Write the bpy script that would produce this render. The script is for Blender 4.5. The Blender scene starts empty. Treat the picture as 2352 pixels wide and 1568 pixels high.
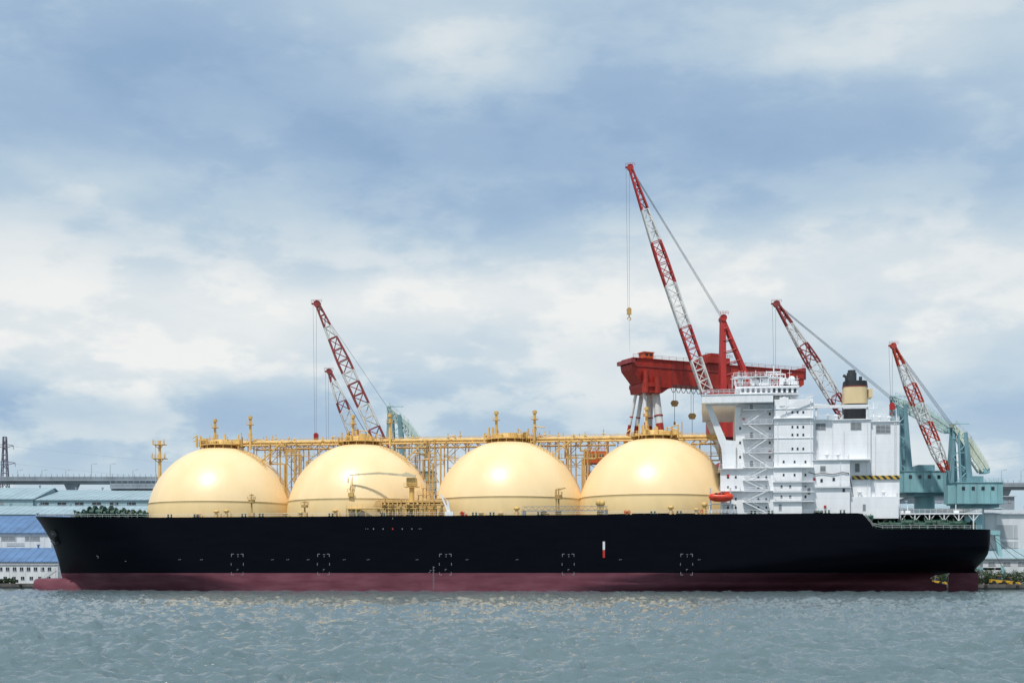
import bpy, math, random
import numpy as np
from mathutils import Vector, Matrix
rnd = random.Random(7)
scene = bpy.context.scene
COL = scene.collection
D, H, F, CX, HV = 420.0, 4.5, 3187.0, 1176.0, 1323.0
TH = math.radians(8); CT, ST = math.cos(TH), math.sin(TH)
GZ = 1.7      # quay level
B = 27.0      # half beam; hull near side is local y=0, centre line y=27
DK = 23.0     # main deck height

def W(u, v, Y):
    s = (Y + D) / F
    return Vector(((u - CX) * s, Y, H - (v - HV) * s))
def S(u, v, c):
    dx = (u - CX) / F
    t = (c + D * CT) / (dx * ST + CT)
    px, py, pz = t * dx, -D + t, H - t * (v - HV) / F
    return Vector((px * CT - py * ST, c, pz))

# ---------------------------------------------------------------- materials
def new_mat(name):
    m = bpy.data.materials.new(name); m.use_nodes = True
    return m, m.node_tree, m.node_tree.nodes['Principled BSDF']
MATS = {}
def paint(name, col, rough=0.5, var=0.12, scale=0.4, metal=0.0, bump=0.0, streak=True, spec=0.5, coat=0.0, stain=None, plates=None):
    if name in MATS: return MATS[name]
    m, nt, b = new_mat(name)
    N, L = nt.nodes, nt.links
    tc = N.new('ShaderNodeTexCoord'); mp = N.new('ShaderNodeMapping')
    mp.inputs['Scale'].default_value = (1, 1, 0.25 if streak else 1)
    L.new(tc.outputs['Object'], mp.inputs[0])
    n = N.new('ShaderNodeTexNoise'); n.inputs['Scale'].default_value = scale; n.inputs['Detail'].default_value = 6
    n.inputs['Roughness'].default_value = 0.65
    L.new(mp.outputs[0], n.inputs['Vector'])
    r = N.new('ShaderNodeValToRGB')
    r.color_ramp.elements[0].position = 0.3; r.color_ramp.elements[1].position = 0.7
    d = stain if stain else tuple(c * (1 - var * 1.6) for c in col)
    r.color_ramp.elements[0].color = (*d, 1)
    r.color_ramp.elements[1].color = (*[min(1, c * (1 + var * 0.5)) for c in col], 1)
    L.new(n.outputs['Fac'], r.inputs[0]); src = r.outputs[0]
    if plates:
        bm = N.new('ShaderNodeMapping'); bm.inputs['Rotation'].default_value = (math.radians(90), 0, 0); L.new(tc.outputs['Object'], bm.inputs[0])
        br = N.new('ShaderNodeTexBrick'); br.inputs['Scale'].default_value = 1.0
        br.inputs['Brick Width'].default_value = plates[0]; br.inputs['Row Height'].default_value = plates[1]
        br.inputs['Mortar Size'].default_value = 0.04
        br.inputs['Color1'].default_value = (1, 1, 1, 1); br.inputs['Color2'].default_value = (0.955, 0.96, 0.97, 1); br.inputs['Mortar'].default_value = (0.86, 0.86, 0.87, 1)
        L.new(bm.outputs[0], br.inputs[0])
        ml = N.new('ShaderNodeMix'); ml.data_type = 'RGBA'; ml.blend_type = 'MULTIPLY'; ml.inputs[0].default_value = 1
        L.new(src, ml.inputs[6]); L.new(br.outputs['Color'], ml.inputs[7]); src = ml.outputs[2]
    L.new(src, b.inputs['Base Color'])
    b.inputs['Roughness'].default_value = rough; b.inputs['Metallic'].default_value = metal
    b.inputs['Specular IOR Level'].default_value = spec
    b.inputs['Coat Weight'].default_value = coat
    b.inputs['Coat Roughness'].default_value = 0.2
    if bump:
        bp = N.new('ShaderNodeBump'); bp.inputs['Strength'].default_value = bump; bp.inputs['Distance'].default_value = 0.3
        L.new(n.outputs['Fac'], bp.inputs['Height']); L.new(bp.outputs[0], b.inputs['Normal'])
    MATS[name] = m
    return m
WHITE = paint('white_paint', (0.83, 0.84, 0.85), 0.45, 0.07, plates=(7.0, 2.75))
WHITE2 = paint('white_wall', (0.68, 0.70, 0.71), 0.7, 0.12)
MARKW = paint('mark_white', (0.22, 0.23, 0.25), 0.7, 0.3, 2.0)
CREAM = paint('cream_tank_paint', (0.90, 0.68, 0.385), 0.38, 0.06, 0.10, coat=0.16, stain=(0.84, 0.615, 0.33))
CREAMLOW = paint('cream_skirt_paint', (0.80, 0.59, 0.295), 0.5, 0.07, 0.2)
YEL = paint('yellow_cream_steel', (0.76, 0.49, 0.16), 0.5, 0.22, 0.5)
YELD = paint('ochre_steel', (0.56, 0.35, 0.12), 0.55, 0.25, 0.6)
BEIGE = paint('funnel_beige', (0.66, 0.51, 0.29), 0.45, 0.1, 0.3)
PALEC = paint('pale_cream_steel', (0.68, 0.58, 0.38), 0.5, 0.15, 0.5)
RED = paint('crane_red', (0.44, 0.022, 0.018), 0.5, 0.25, 0.3)
RED2 = paint('gantry_red', (0.41, 0.026, 0.012), 0.55, 0.3, 0.15)
DRED = paint('faded_red', (0.30, 0.045, 0.045), 0.55, 0.3, 0.4)
CWHITE = paint('crane_white', (0.72, 0.71, 0.69), 0.5, 0.18, 0.4)
TEAL = paint('teal_steel', (0.26, 0.48, 0.51), 0.55, 0.2, 0.15)
TEALP = paint('pale_green_steel', (0.46, 0.60, 0.57), 0.55, 0.25, 0.3)
DTEAL = paint('dark_teal_steel', (0.18, 0.34, 0.39), 0.55, 0.25, 0.3)
TEALWALL = paint('teal_wall', (0.33, 0.45, 0.48), 0.7, 0.12, 0.1)
BLUEROOF = paint('blue_roof', (0.10, 0.19, 0.35), 0.6, 0.2, 0.15)
TEALROOF = paint('teal_roof', (0.31, 0.41, 0.45), 0.6, 0.14, 0.1)
GLASS = paint('dark_glass', (0.02, 0.03, 0.045), 0.15, 0.3, 0.5)
BLACK = paint('black_paint', (0.008, 0.009, 0.012), 0.45, 0.3)
DARK = paint('dark_steel', (0.045, 0.05, 0.055), 0.5, 0.3)
GREY = paint('grey_steel', (0.25, 0.27, 0.29), 0.5, 0.2)
LGREY = paint('light_grey', (0.45, 0.48, 0.50), 0.6, 0.15)
GREEN = paint('deck_green', (0.010, 0.060, 0.036), 0.4, 0.35, 0.8)
ORANGE = paint('lifeboat_orange', (0.68, 0.05, 0.012), 0.35, 0.1)
CAB = paint('orange_cabin', (0.62, 0.10, 0.02), 0.45, 0.12)
YELLOW = paint('machine_yellow', (0.60, 0.36, 0.03), 0.5, 0.2)
CONC = paint('viaduct_concrete', (0.30, 0.34, 0.38), 0.8, 0.2, 0.1)  # bluish haze of distance is mixed into this base colour
DECKM = paint('deck_paint', (0.05, 0.07, 0.06), 0.7, 0.2, 0.2)
ROPE = paint('rope', (0.25, 0.25, 0.22), 0.8, 0.1)
WIRE = paint('wire_rope', (0.10, 0.11, 0.13), 0.6, 0.1)
RUBBER = paint('rubber', (0.02, 0.02, 0.02), 0.8, 0.2)

def hull_material():
    m, nt, b = new_mat('hull_paint'); N, L = nt.nodes, nt.links
    tc = N.new('ShaderNodeTexCoord'); sp = N.new('ShaderNodeSeparateXYZ'); L.new(tc.outputs['Object'], sp.inputs[0])
    gt = N.new('ShaderNodeMath'); gt.operation = 'GREATER_THAN'; gt.inputs[1].default_value = 5.55
    L.new(sp.outputs['Z'], gt.inputs[0])
    mp = N.new('ShaderNodeMapping'); mp.inputs['Scale'].default_value = (0.12, 0.12, 0.6); L.new(tc.outputs['Object'], mp.inputs[0])
    n = N.new('ShaderNodeTexNoise'); n.inputs['Scale'].default_value = 1.0; n.inputs['Detail'].default_value = 8
    L.new(mp.outputs[0], n.inputs[0])
    bm = N.new('ShaderNodeMapping'); bm.inputs['Rotation'].default_value = (math.radians(90), 0, 0); L.new(tc.outputs['Object'], bm.inputs[0])
    br = N.new('ShaderNodeTexBrick'); br.inputs['Scale'].default_value = 1.0
    br.inputs['Brick Width'].default_value = 14; br.inputs['Row Height'].default_value = 3.1
    br.inputs['Mortar Size'].default_value = 0.03
    br.inputs['Color1'].default_value = (1, 1, 1, 1); br.inputs['Color2'].default_value = (0.86, 0.86, 0.86, 1); br.inputs['Mortar'].default_value = (0.75, 0.75, 0.75, 1)
    L.new(bm.outputs[0], br.inputs[0])
    rr = N.new('ShaderNodeValToRGB'); rr.color_ramp.elements[0].position = 0.3; rr.color_ramp.elements[1].position = 0.72
    rr.color_ramp.elements[0].color = (0.130, 0.042, 0.058, 1); rr.color_ramp.elements[1].color = (0.205, 0.078, 0.100, 1)
    L.new(n.outputs['Fac'], rr.inputs[0])
    rk = N.new('ShaderNodeValToRGB'); rk.color_ramp.elements[0].color = (0.0018, 0.0022, 0.0046, 1); rk.color_ramp.elements[1].color = (0.004, 0.005, 0.009, 1)
    L.new(n.outputs['Fac'], rk.inputs[0])
    mx = N.new('ShaderNodeMix'); mx.data_type = 'RGBA'; L.new(gt.outputs[0], mx.inputs[0]); L.new(rr.outputs[0], mx.inputs[6]); L.new(rk.outputs[0], mx.inputs[7])
    ml = N.new('ShaderNodeMix'); ml.data_type = 'RGBA'; ml.blend_type = 'MULTIPLY'; ml.inputs[0].default_value = 1
    L.new(mx.outputs[2], ml.inputs[6]); L.new(br.outputs['Color'], ml.inputs[7])
    L.new(ml.outputs[2], b.inputs['Base Color'])
    b.inputs['Roughness'].default_value = 0.42; b.inputs['Specular IOR Level'].default_value = 0.05
    bp = N.new('ShaderNodeBump'); bp.inputs['Strength'].default_value = 0.25; bp.inputs['Distance'].default_value = 0.2
    L.new(n.outputs['Fac'], bp.inputs['Height']); L.new(bp.outputs[0], b.inputs['Normal'])
    return m
HULLM = hull_material()

def hazard_material():
    m, nt, b = new_mat('hazard_stripes'); N, L = nt.nodes, nt.links
    tc = N.new('ShaderNodeTexCoord'); sp = N.new('ShaderNodeSeparateXYZ'); L.new(tc.outputs['Object'], sp.inputs[0])
    a = N.new('ShaderNodeMath'); a.operation = 'ADD'; L.new(sp.outputs['X'], a.inputs[0]); L.new(sp.outputs['Z'], a.inputs[1])
    f = N.new('ShaderNodeMath'); f.operation = 'PINGPONG'; f.inputs[1].default_value = 0.95; L.new(a.outputs[0], f.inputs[0])
    g = N.new('ShaderNodeMath'); g.operation = 'GREATER_THAN'; g.inputs[1].default_value = 0.47; L.new(f.outputs[0], g.inputs[0])
    mx = N.new('ShaderNodeMix'); mx.data_type = 'RGBA'; mx.inputs[6].default_value = (0.02, 0.02, 0.02, 1); mx.inputs[7].default_value = (0.55, 0.36, 0.05, 1)
    L.new(g.outputs[0], mx.inputs[0]); L.new(mx.outputs[2], b.inputs['Base Color']); b.inputs['Roughness'].default_value = 0.5
    return m
HAZ = hazard_material()

# ---------------------------------------------------------------- mesh builder
class MB:
    def __init__(s): s.v=[]; s.f=[]; s.m=[]; s.s=[]
    def add(s, vs, fs, mat=0, smooth=False):
        o=len(s.v); s.v += [tuple(p) for p in vs]
        for f in fs: s.f.append(tuple(i+o for i in f)); s.m.append(mat); s.s.append(smooth)
    def box(s, x0,x1,y0,y1,z0,z1,mat=0):
        if x0>x1: x0,x1=x1,x0
        if y0>y1: y0,y1=y1,y0
        if z0>z1: z0,z1=z1,z0
        s.add([(x0,y0,z0),(x1,y0,z0),(x1,y1,z0),(x0,y1,z0),(x0,y0,z1),(x1,y0,z1),(x1,y1,z1),(x0,y1,z1)],
              [(0,3,2,1),(4,5,6,7),(0,1,5,4),(1,2,6,5),(2,3,7,6),(3,0,4,7)],mat)
    def tube(s,p,q,r,n=6,mat=0,r2=None,smooth=None):
        p=Vector(p); q=Vector(q); a=q-p
        if a.length<1e-5: return
        a.normalize(); up=Vector((0,0,1)) if abs(a.z)<0.95 else Vector((0,1,0))
        e1=a.cross(up).normalized(); e2=a.cross(e1)
        r2=r if r2 is None else r2
        ph=math.pi/4 if n==4 else 0
        vs=[]
        for c,rr in ((p,r),(q,r2)):
            for i in range(n):
                t=2*math.pi*i/n+ph; vs.append(c+(e1*math.cos(t)+e2*math.sin(t))*rr)
        if smooth is None: smooth = n>=6
        s.add(vs,[(i,(i+1)%n,n+(i+1)%n,n+i) for i in range(n)],mat,smooth)
        s.add(vs,[tuple(range(n))[::-1],tuple(range(n,2*n))],mat,False)
    def boxbeam(s,p,q,wy,wz,mat=0,wy2=None,wz2=None):
        p=Vector(p); q=Vector(q); a=(q-p).normalized()
        up=Vector((0,0,1)) if abs(a.z)<0.9 else Vector((1,0,0))
        e1=a.cross(up).normalized(); e2=e1.cross(a)
        wy2=wy if wy2 is None else wy2; wz2=wz if wz2 is None else wz2
        vs=[]
        for c,wa,wb in ((p,wy,wz),(q,wy2,wz2)):
            for i,j in ((-1,-1),(1,-1),(1,1),(-1,1)): vs.append(c+e1*(i*wa/2)+e2*(j*wb/2))
        s.add(vs,[(0,1,5,4),(1,2,6,5),(2,3,7,6),(3,0,4,7),(3,2,1,0),(4,5,6,7)],mat)
    def prism(s,pts,y0,y1,mat=0):
        n=len(pts); vs=[(x,y0,z) for x,z in pts]+[(x,y1,z) for x,z in pts]
        s.add(vs,[tuple(range(n)),tuple(range(n,2*n))[::-1]]+[((i+1)%n,i,n+i,n+(i+1)%n) for i in range(n)],mat)
    def rev(s,c,prof,n=24,mat=0,smooth=True):
        vs=[]
        for r,z in prof:
            for i in range(n):
                t=2*math.pi*i/n; vs.append((c[0]+r*math.cos(t),c[1]+r*math.sin(t),c[2]+z))
        fs=[]
        for j in range(len(prof)-1):
            for i in range(n):
                fs.append((j*n+i,j*n+(i+1)%n,(j+1)*n+(i+1)%n,(j+1)*n+i))
        s.add(vs,fs,mat,smooth)
        s.add(vs,[tuple(range((len(prof)-1)*n,len(prof)*n))],mat,False)
    def rail(s,pts,h=1.1,step=2.0,r=0.05,mat=0,n=2):
        for a,b in zip(pts[:-1],pts[1:]):
            a=Vector(a); b=Vector(b); k=max(1,int((b-a).length/step))
            for i in range(k+1):
                p=a.lerp(b,i/k); s.tube(p,p+Vector((0,0,h)),r,4,mat)
            for j in range(n):
                z=Vector((0,0,h*(j+1)/n)); s.tube(a+z,b+z,r,4,mat)
    def lattice(s,p,q,wf,hf,n,rc,rd,mf):
        p=Vector(p); q=Vector(q); a=(q-p).normalized()
        e1=Vector((0,1,0)); e1=(e1-a*e1.dot(a)).normalized(); e2=a.cross(e1)
        def cn(t): 
            c=p.lerp(q,t); w=wf(t)/2; h=hf(t)/2
            return [c+e1*w+e2*h,c-e1*w+e2*h,c-e1*w-e2*h,c+e1*w-e2*h]
        for i in range(n):
            A=cn(i/n); C=cn((i+1)/n); m=mf((i+0.5)/n)
            for k in range(4):
                s.tube(A[k],C[k],rc,5,m); s.tube(C[k],C[(k+1)%4],rd,4,m)
                if (i+k)%2: s.tube(A[k],C[(k+1)%4],rd,4,m)
                else: s.tube(A[(k+1)%4],C[k],rd,4,m)
    def obj(s,name,mats,parent=None,loc=None):
        me=bpy.data.meshes.new(name); me.from_pydata(s.v,[],s.f)
        if not isinstance(mats,(list,tuple)): mats=[mats]
        for m in mats: me.materials.append(m)
        me.polygons.foreach_set('material_index',s.m); me.polygons.foreach_set('use_smooth',s.s); me.update()
        o=bpy.data.objects.new(name,me); COL.objects.link(o)
        if parent: o.parent=parent
        if loc is not None: o.location=loc
        return o
def empty(name,loc,label,cat,rot=0,group=None):
    o=bpy.data.objects.new(name,None); o.empty_display_size=2; COL.objects.link(o)
    o.location=loc; o.rotation_euler=(0,0,rot); o['label']=label; o['category']=cat
    if group: o['group']=group
    return o
def copy_part(o,loc,parent=None):
    c=o.copy(); c.location=loc
    if parent: c.parent=parent
    COL.objects.link(c); return c
def boxes(name,mat,parent,w,y0,y1,h,places):
    first=None
    for (x,y,z) in places:
        if first is None:
            q=MB(); q.box(0,w,y0,y1,0,h); first=q.obj(name,[mat],parent,(x,y,z))
        else: copy_part(first,(x,y,z),parent)
def lin(tab,x):
    if x<=tab[0][0]: return tab[0][1]
    for (a,b),(c,d) in zip(tab[:-1],tab[1:]):
        if x<=c: return b+(d-b)*(x-a)/(c-a)
    return tab[-1][1]
def sm(x): x=max(0,min(1,x)); return x*x*(3-2*x)

# ================================================================= SHIP
ship=empty('gas_carrier_ship',(0,0,0),'long black gas carrier with four cream domes','ship',-TH)
stem=[(-4,S(150,1358,B).x),(3.5,S(145,1330,B).x),(4.8,S(141,1322,B).x),(9.4,S(135,1290,B).x),(15.3,S(121,1250,B).x),(20.7,S(98,1213,B).x),(23,S(86,1196,B).x)]
stern=[(-4,S(2176,1340,B).x),(2.0,S(2174,1340,B).x),(2.8,S(2142,1340,B).x),(4.4,S(2136,1340,B).x),(5.2,S(2160,1320,B).x),(6.0,S(2246,1310,20).x),(9,S(2262,1290,15).x),(13,S(2268,1260,12).x),(18.5,S(2272,1215,11).x),(23,S(2272,1215,11).x)]
def xs(z): return lin(stem,z)
def xe(z): return lin(stern,z)
def zdeck(x):
    z=DK
    xb=S(330,1190,10).x; x0=stem[-1][1]
    if x<xb: z+=1.6*((xb-x)/(xb-x0))**1.6
    a=S(1975,1178,2).x; b=S(2012,1213,2).x
    z-=4.7*sm((x-a)/(b-a))
    return z
def half(x,z):
    lb=lin([(0,85),(5,62),(12,52),(23,46)],z); ls=lin([(0,128),(5.5,92),(10,56),(23,34)],z)
    s=max(0,min(1,(x-xs(z))/lb)); e=max(0,min(1,(xe(z)-x)/ls))
    tf=0.66*sm((z-5.4)/7)
    fb=(1-(1-s)**2)**lin([(0,1.1),(12,0.85),(23,0.66)],z)
    fs=tf+(1-tf)*(1-(1-e)**2.2)**lin([(0,2.6),(6,1.0),(12,0.55)],z)
    return B*fb*fs
ZL=[-4,-1,0,1,2,2.4,2.8,3.4,4,4.8,5.3,5.6,6.0,6.5,7.2,8,9.5,11,13,15,17,19,21,22.4,23]
NX=190
mb=MB(); rows=[]
for z in ZL:
    row=[]
    a,b=xs(z),xe(z)
    for i in range(NX+1):
        t=i/NX; g=0.45*t+0.55*(0.5-0.5*math.cos(math.pi*t)); x=a+(b-a)*g
        zz=z if z<12 else 12+(z-12)*(zdeck(x)-12)/(DK-12)
        row.append((x,half(x,z),zz))
    rows.append(row)
nz=len(ZL); n1=NX+1
vs=[(x,B-h,z) for r in rows for x,h,z in r]+[(x,B+h,z) for r in rows for x,h,z in r]
fs=[];O=nz*n1
for j in range(nz-1):
    for i in range(NX):
        a=j*n1+i; fs.append((a,a+1,a+n1+1,a+n1)); fs.append((O+a+1,O+a,O+a+n1,O+a+n1+1))
    a=j*n1+NX; fs.append((a,O+a,O+a+n1,a+n1))
mb.add(vs,fs,0,True)
# blunt bulbous bow: tall near-vertical nose, flat top, same skin
bx=S(82,1345,B).x
prof=[(0.0,0.0,0.0),(0.0,0.35,0.80),(0.25,0.62,0.94),(0.9,0.82,0.985),(2.2,0.95,1.0),(5,1.0,1.0),(9,1.0,1.01),(14,1.0,1.02),(20,1.0,1.03)]
nn=28; vs=[]
for dx,kw,kh in prof:
    for i in range(nn):
        t=2*math.pi*i/nn; ct,st=math.cos(t),math.sin(t)
        vs.append((bx+dx,B+4.4*kw*math.copysign(abs(ct)**.75,ct),-2.2+6.1*kh*math.copysign(abs(st)**.6,st)))
mb.add(vs,[(j*nn+i,j*nn+(i+1)%nn,(j+1)*nn+(i+1)%nn,(j+1)*nn+i) for j in range(len(prof)-1) for i in range(nn)],0,True)
hull=mb.obj('hull',[HULLM],ship)
mb=MB(); top=rows[-1]; vs=[];fs=[]
for x,h,z in top: vs+=[(x,B-h+0.1,z-0.12),(x,B+h-0.1,z-0.12)]
for i in range(NX): fs.append((2*i,2*i+2,2*i+3,2*i+1))
mb.add(vs,fs); mb.obj('deck',[DECKM],ship)
mb=MB()
r0=S(2178,1340,B).x; r1=S(2246,1340,B).x
mb.prism([(r0,-4),(r1,-4),(r1,5.4),(r1-1.5,6.6),(r0+2,6.6),(r0,5)],B-0.6,B+0.6)
mb.obj('rudder',[HULLM],ship)
mb=MB()
for sgn in (-1,1):
    pts=[(x,B+sgn*(h-0.35),z-0.1) for x,h,z in top[2:NX-2:2]]
    for k,(a,b) in enumerate(zip(pts[:-1],pts[1:])):
        mb.rail([a,b],1.15,3.2,0.045,0,2)
mb.obj('deck_railing',[WHITE],ship)

def mark(mb,u0,u1,v0,v1,mat=0):
    a=S(u0,v1,0); b=S(u1,v0,0); mb.box(a.x,b.x,-0.035,0.02,a.z,b.z,mat)
for k,u in enumerate((545,743,1023,1305,1577)):
    mb=MB()
    for sx in (-1,1):
        for vy,sy in ((1271,1),(1320,-1)):
            e=u+sx*14
            mark(mb,min(e,e-sx*6),max(e,e-sx*6),min(vy,vy+sy*1.3),max(vy,vy+sy*1.3))
            mark(mb,min(e,e-sx*1.2),max(e,e-sx*1.2),min(vy+1.3*sy,vy+sy*7),max(vy+1.3*sy,vy+sy*7))
    for sx in (-1,1):
        mark(mb,u+sx*14-0.6,u+sx*14+0.6,1292,1298)
    mark(mb,u-1,u+4,1272,1273); mark(mb,u+1,u+2,1275,1279); mark(mb,u-1,u+3,1306,1307); mark(mb,u-1,u+0,1308,1310)
    mb.obj('tug_push_mark',[MARKW],ship)
mb=MB()
for i in range(14): mark(mb,995,997 if i%2 else 998.6,1301+i*3.8,1302.2+i*3.8)
mark(mb,987,991,1309,1310.3); mark(mb,985,988,1313,1314.3); mark(mb,994.5,994.95,1299,1353)
mb.obj('draught_mark',[MARKW],ship)
mb=MB(); mark(mb,1384.5,1389.5,1243,1262,0); mark(mb,1384.5,1389.5,1262.1,1280,1); mb.obj('load_mark',[WHITE2,RED],ship)
mb=MB()
for u in (840,845,963,967): mark(mb,u-.8,u+.8,1213,1214.6)
for u in (858,880,924,946): mark(mb,u-1.2,u+1.2,1212.4,1215.6)
mark(mb,900.8,903.2,1212.4,1215.6,1)
mark(mb,901.4,902.6,1188,1192)
for u in (413,463,626,661,708,791,846,958,1073,1188,1425,1606): 
    mark(mb,u-3.4,u-0.6,1284.2,1285.2); mark(mb,u+0.3,u+3,1283.6,1284.6)
mb.obj('hull_dash_mark',[MARKW,ORANGE],ship)
def onhull(u,v):
    c=5
    for _ in range(8):
        p=S(u,v,c); c=B-half(p.x,min(p.z,23))
    return Vector((p.x,c,p.z))
mb=MB()
for (u,v,du,dv) in ((223,1276,3,1.2),(226,1278,1.2,3),(225,1281,3,1.2),(289,1288,3,1.2)):
    p=onhull(u,v); mb.box(p.x-du*.07,p.x+du*.07,p.y-0.12,p.y+0.1,p.z-dv*.07,p.z+dv*.07)
mb.obj('bow_mark',[MARKW],ship)
mb=MB(); p=onhull(124,1225); q=onhull(131,1247)
mb.tube(p+Vector((0,-.4,0)),q+Vector((0,-.7,0)),0.4,8); mb.tube(q+Vector((-1.6,-.8,.9)),q+Vector((0,-.8,-0.4)),0.45,6,0,0.55); mb.tube(q+Vector((1.6,-.8,1.2)),q+Vector((0,-.8,-0.4)),0.45,6,0,0.55)
mb.tube(p+Vector((0,.5,0.3)),p+Vector((0,-.5,0.0)),1.2,12)
mb.obj('anchor',[DARK],ship)

# ---- tanks
TK=[]
for (uc,vc,rp,p1,p2) in ((510,1193,168.5,(494,962),(575,955)),(831,1188,171.5,(811,953),(896,950)),(1170,1184,174,(1140,944),(1228,942)),(1505,1180,177,(1485,934),(1547,985))):
    c=S(uc,vc,B); dx=(uc-CX)/F; t=(B+D*CT)/(dx*ST+CT)
    R=rp*t/F*0.995
    TK.append((c.x,c.z,R,t/F))
    n=112; q0=0.205
    mb=MB(); prof=[]
    a0=math.asin(q0)
    for j in range(33):
        a=a0+(math.pi/2-0.02-a0)*j/32; prof.append((R*math.cos(a),R*math.sin(a)))
    mb.rev((0,0,0),prof,n)
    dome=mb.obj('storage_tank',[CREAM],ship,(c.x,B,c.z))
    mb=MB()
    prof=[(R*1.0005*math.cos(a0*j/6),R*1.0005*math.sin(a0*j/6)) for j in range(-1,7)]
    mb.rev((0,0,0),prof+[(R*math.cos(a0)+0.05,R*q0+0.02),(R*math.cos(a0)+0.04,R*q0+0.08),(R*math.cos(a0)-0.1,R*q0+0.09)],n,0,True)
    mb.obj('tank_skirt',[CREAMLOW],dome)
    mb=MB(); zt=R
    mb.rev((0,0,0),[(4.6,zt-1.2),(4.6,zt+1.3),(3.9,zt+1.9),(1.6,zt+2.3)],28)
    mb.rev((0,0,0),[(7.6,zt+0.0),(7.6,zt+0.3),(4.7,zt+0.31)],28,0,False)
    for i in range(16):
        t1=2*math.pi*i/16; t2=2*math.pi*(i+1)/16
        A=Vector((7.5*math.cos(t1),7.5*math.sin(t1),zt+0.3)); C=Vector((7.5*math.cos(t2),7.5*math.sin(t2),zt+0.3))
        mb.rail([A,C],1.3,1.6,0.07)
        mb.tube((7.0*math.cos(t1),7.0*math.sin(t1),zt+0.1),(7.0*math.cos(t1),7.0*math.sin(t1),math.sqrt(R*R-49)-0.2),0.15,5)
    for k in range(14):
        x=rnd.uniform(-8,9); y=rnd.uniform(-6,2); hh=rnd.uniform(1.2,4.4); mb.tube((x,y,zt-.6),(x,y,zt+hh),rnd.uniform(.12,.35),8)
        if k%2: mb.tube((x,y,zt+hh),(x+rnd.uniform(-4,4),y,zt+hh-rnd.uniform(0,1.5)),.18,6)
    for k in range(5):
        x=rnd.uniform(-6,6); mb.box(x,x+rnd.uniform(.8,2.2),-5.2,-3.5,zt+.3,zt+rnd.uniform(1.3,2.8))
    for k in range(10):
        a=math.radians(72-2.6*k); b2=math.radians(72-2.6*(k+1))
        for yy in (-0.5,0.5):
            mb.tube(((R+.5)*math.cos(a),yy-6,(R+.2)*math.sin(a)-0.6),((R+.5)*math.cos(b2),yy-6,(R+.2)*math.sin(b2)-0.6),.09,4)
            mb.tube(((R+.5)*math.cos(a),yy-6,(R+.2)*math.sin(a)-1.2),((R+.5)*math.cos(a),yy-6,(R+.2)*math.sin(a)+.5),.07,4)
    mb.obj('tank_top_platform',[YEL],dome)
    for (pu,pv) in (p1,p2):
        pt=S(pu,pv,B-2); x=pt.x-c.x; zz=pt.z-c.z
        mb=MB()
        mb.tube((x,-2,zt-1.4),(x,-2,zz-1.0),0.42,10); mb.tube((x,-2,zz-1.0),(x,-2,zz-0.2),0.75,10); mb.tube((x,-2,zz-.2),(x,-2,zz),0.5,10)
        mb.tube((x,-2,zz-3.0),(x,-2,zz-2.8),1.2,10)
        mb.rail([(x-1.1,-3.1,zz-2.8),(x+1.1,-3.1,zz-2.8)],.9,1,.06)
        for sx in (-1,1): mb.tube((x+sx*1.5,-2,zt),(x,-2,zz-4),.1,5)
        for k in range(6): mb.tube((x+.42,-2,zt+k*.9),(x+.8,-2,zt+k*.9),.05,4)
        mb.obj('vent_mast',[YEL],dome)

# ---- catwalk along tank tops
x0=S(478,1020,29).x; x1=S(1664,1012,29).x; CZ=TK[1][1]+TK[1][2]+0.35
mb=MB()
mb.box(x0,x1,27.5,30.5,CZ,CZ+0.3)
mb.rail([(x0,27.5,CZ+.3),(x1,27.5,CZ+.3)],1.2,3.4,.07,0,2); mb.rail([(x0,30.5,CZ+.3),(x1,30.5,CZ+.3)],1.2,5.1,.06,0,2)
def inner(x,y):
    for cx,cz,R,_ in TK:
        d=(x-cx)**2+(y-B)**2
        if d<R*R: return max(DK, cz+math.sqrt(R*R-d))
    return DK
x=x0
while x<x1-4:
    if inner(x+2,27.5)<CZ-2.5:
        for y in (27.5,30.5):
            mb.tube((x,y,CZ-1.9),(x+4,y,CZ-1.9),.15,5); mb.tube((x,y,CZ-1.9),(x+2,y,CZ),.12,4); mb.tube((x+2,y,CZ),(x+4,y,CZ-1.9),.12,4)
    x+=4
mb.obj('catwalk',[YEL],ship)
mb=MB()
for y,z,r in ((31.6,.1,.45),(32.8,.6,.32),(33.9,.1,.5),(26.6,.35,.30),(25.9,-.1,.36),(25.2,-1.0,.3)):
    mb.tube((x0+5,y,CZ+z+.2),(x1,y,CZ+z+.2),r,8)
    for k in range(14):
        xx=x0+8+k*(x1-x0-10)/14+rnd.uniform(-2,2); mb.tube((xx,y,CZ+z+.2),(xx+.35,y,CZ+z+.2),r*1.5,8)
    for k in range(10):
        xx=rnd.uniform(x0+8,x1-8); mb.tube((xx,y,CZ+z+.2),(xx,y,CZ+z+rnd.uniform(1,3.0)),.14,6); mb.tube((xx-.4,y,CZ+z+1.2),(xx+.4,y,CZ+z+1.2),.25,6)
mb.obj('cargo_pipe',[YEL],ship)
OFFS=[(-15,-12,-9.2,-5,-2,1.5,4,8.8,12.5,15.5),(-15,-12.5,-10,-6,-3.5,0,3,6.5,10,14),(-16,-14,-11,-8.5,-5,-2,2,5.2,8,11.5,13.5),(-7,-3.5,0,4)]
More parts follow.
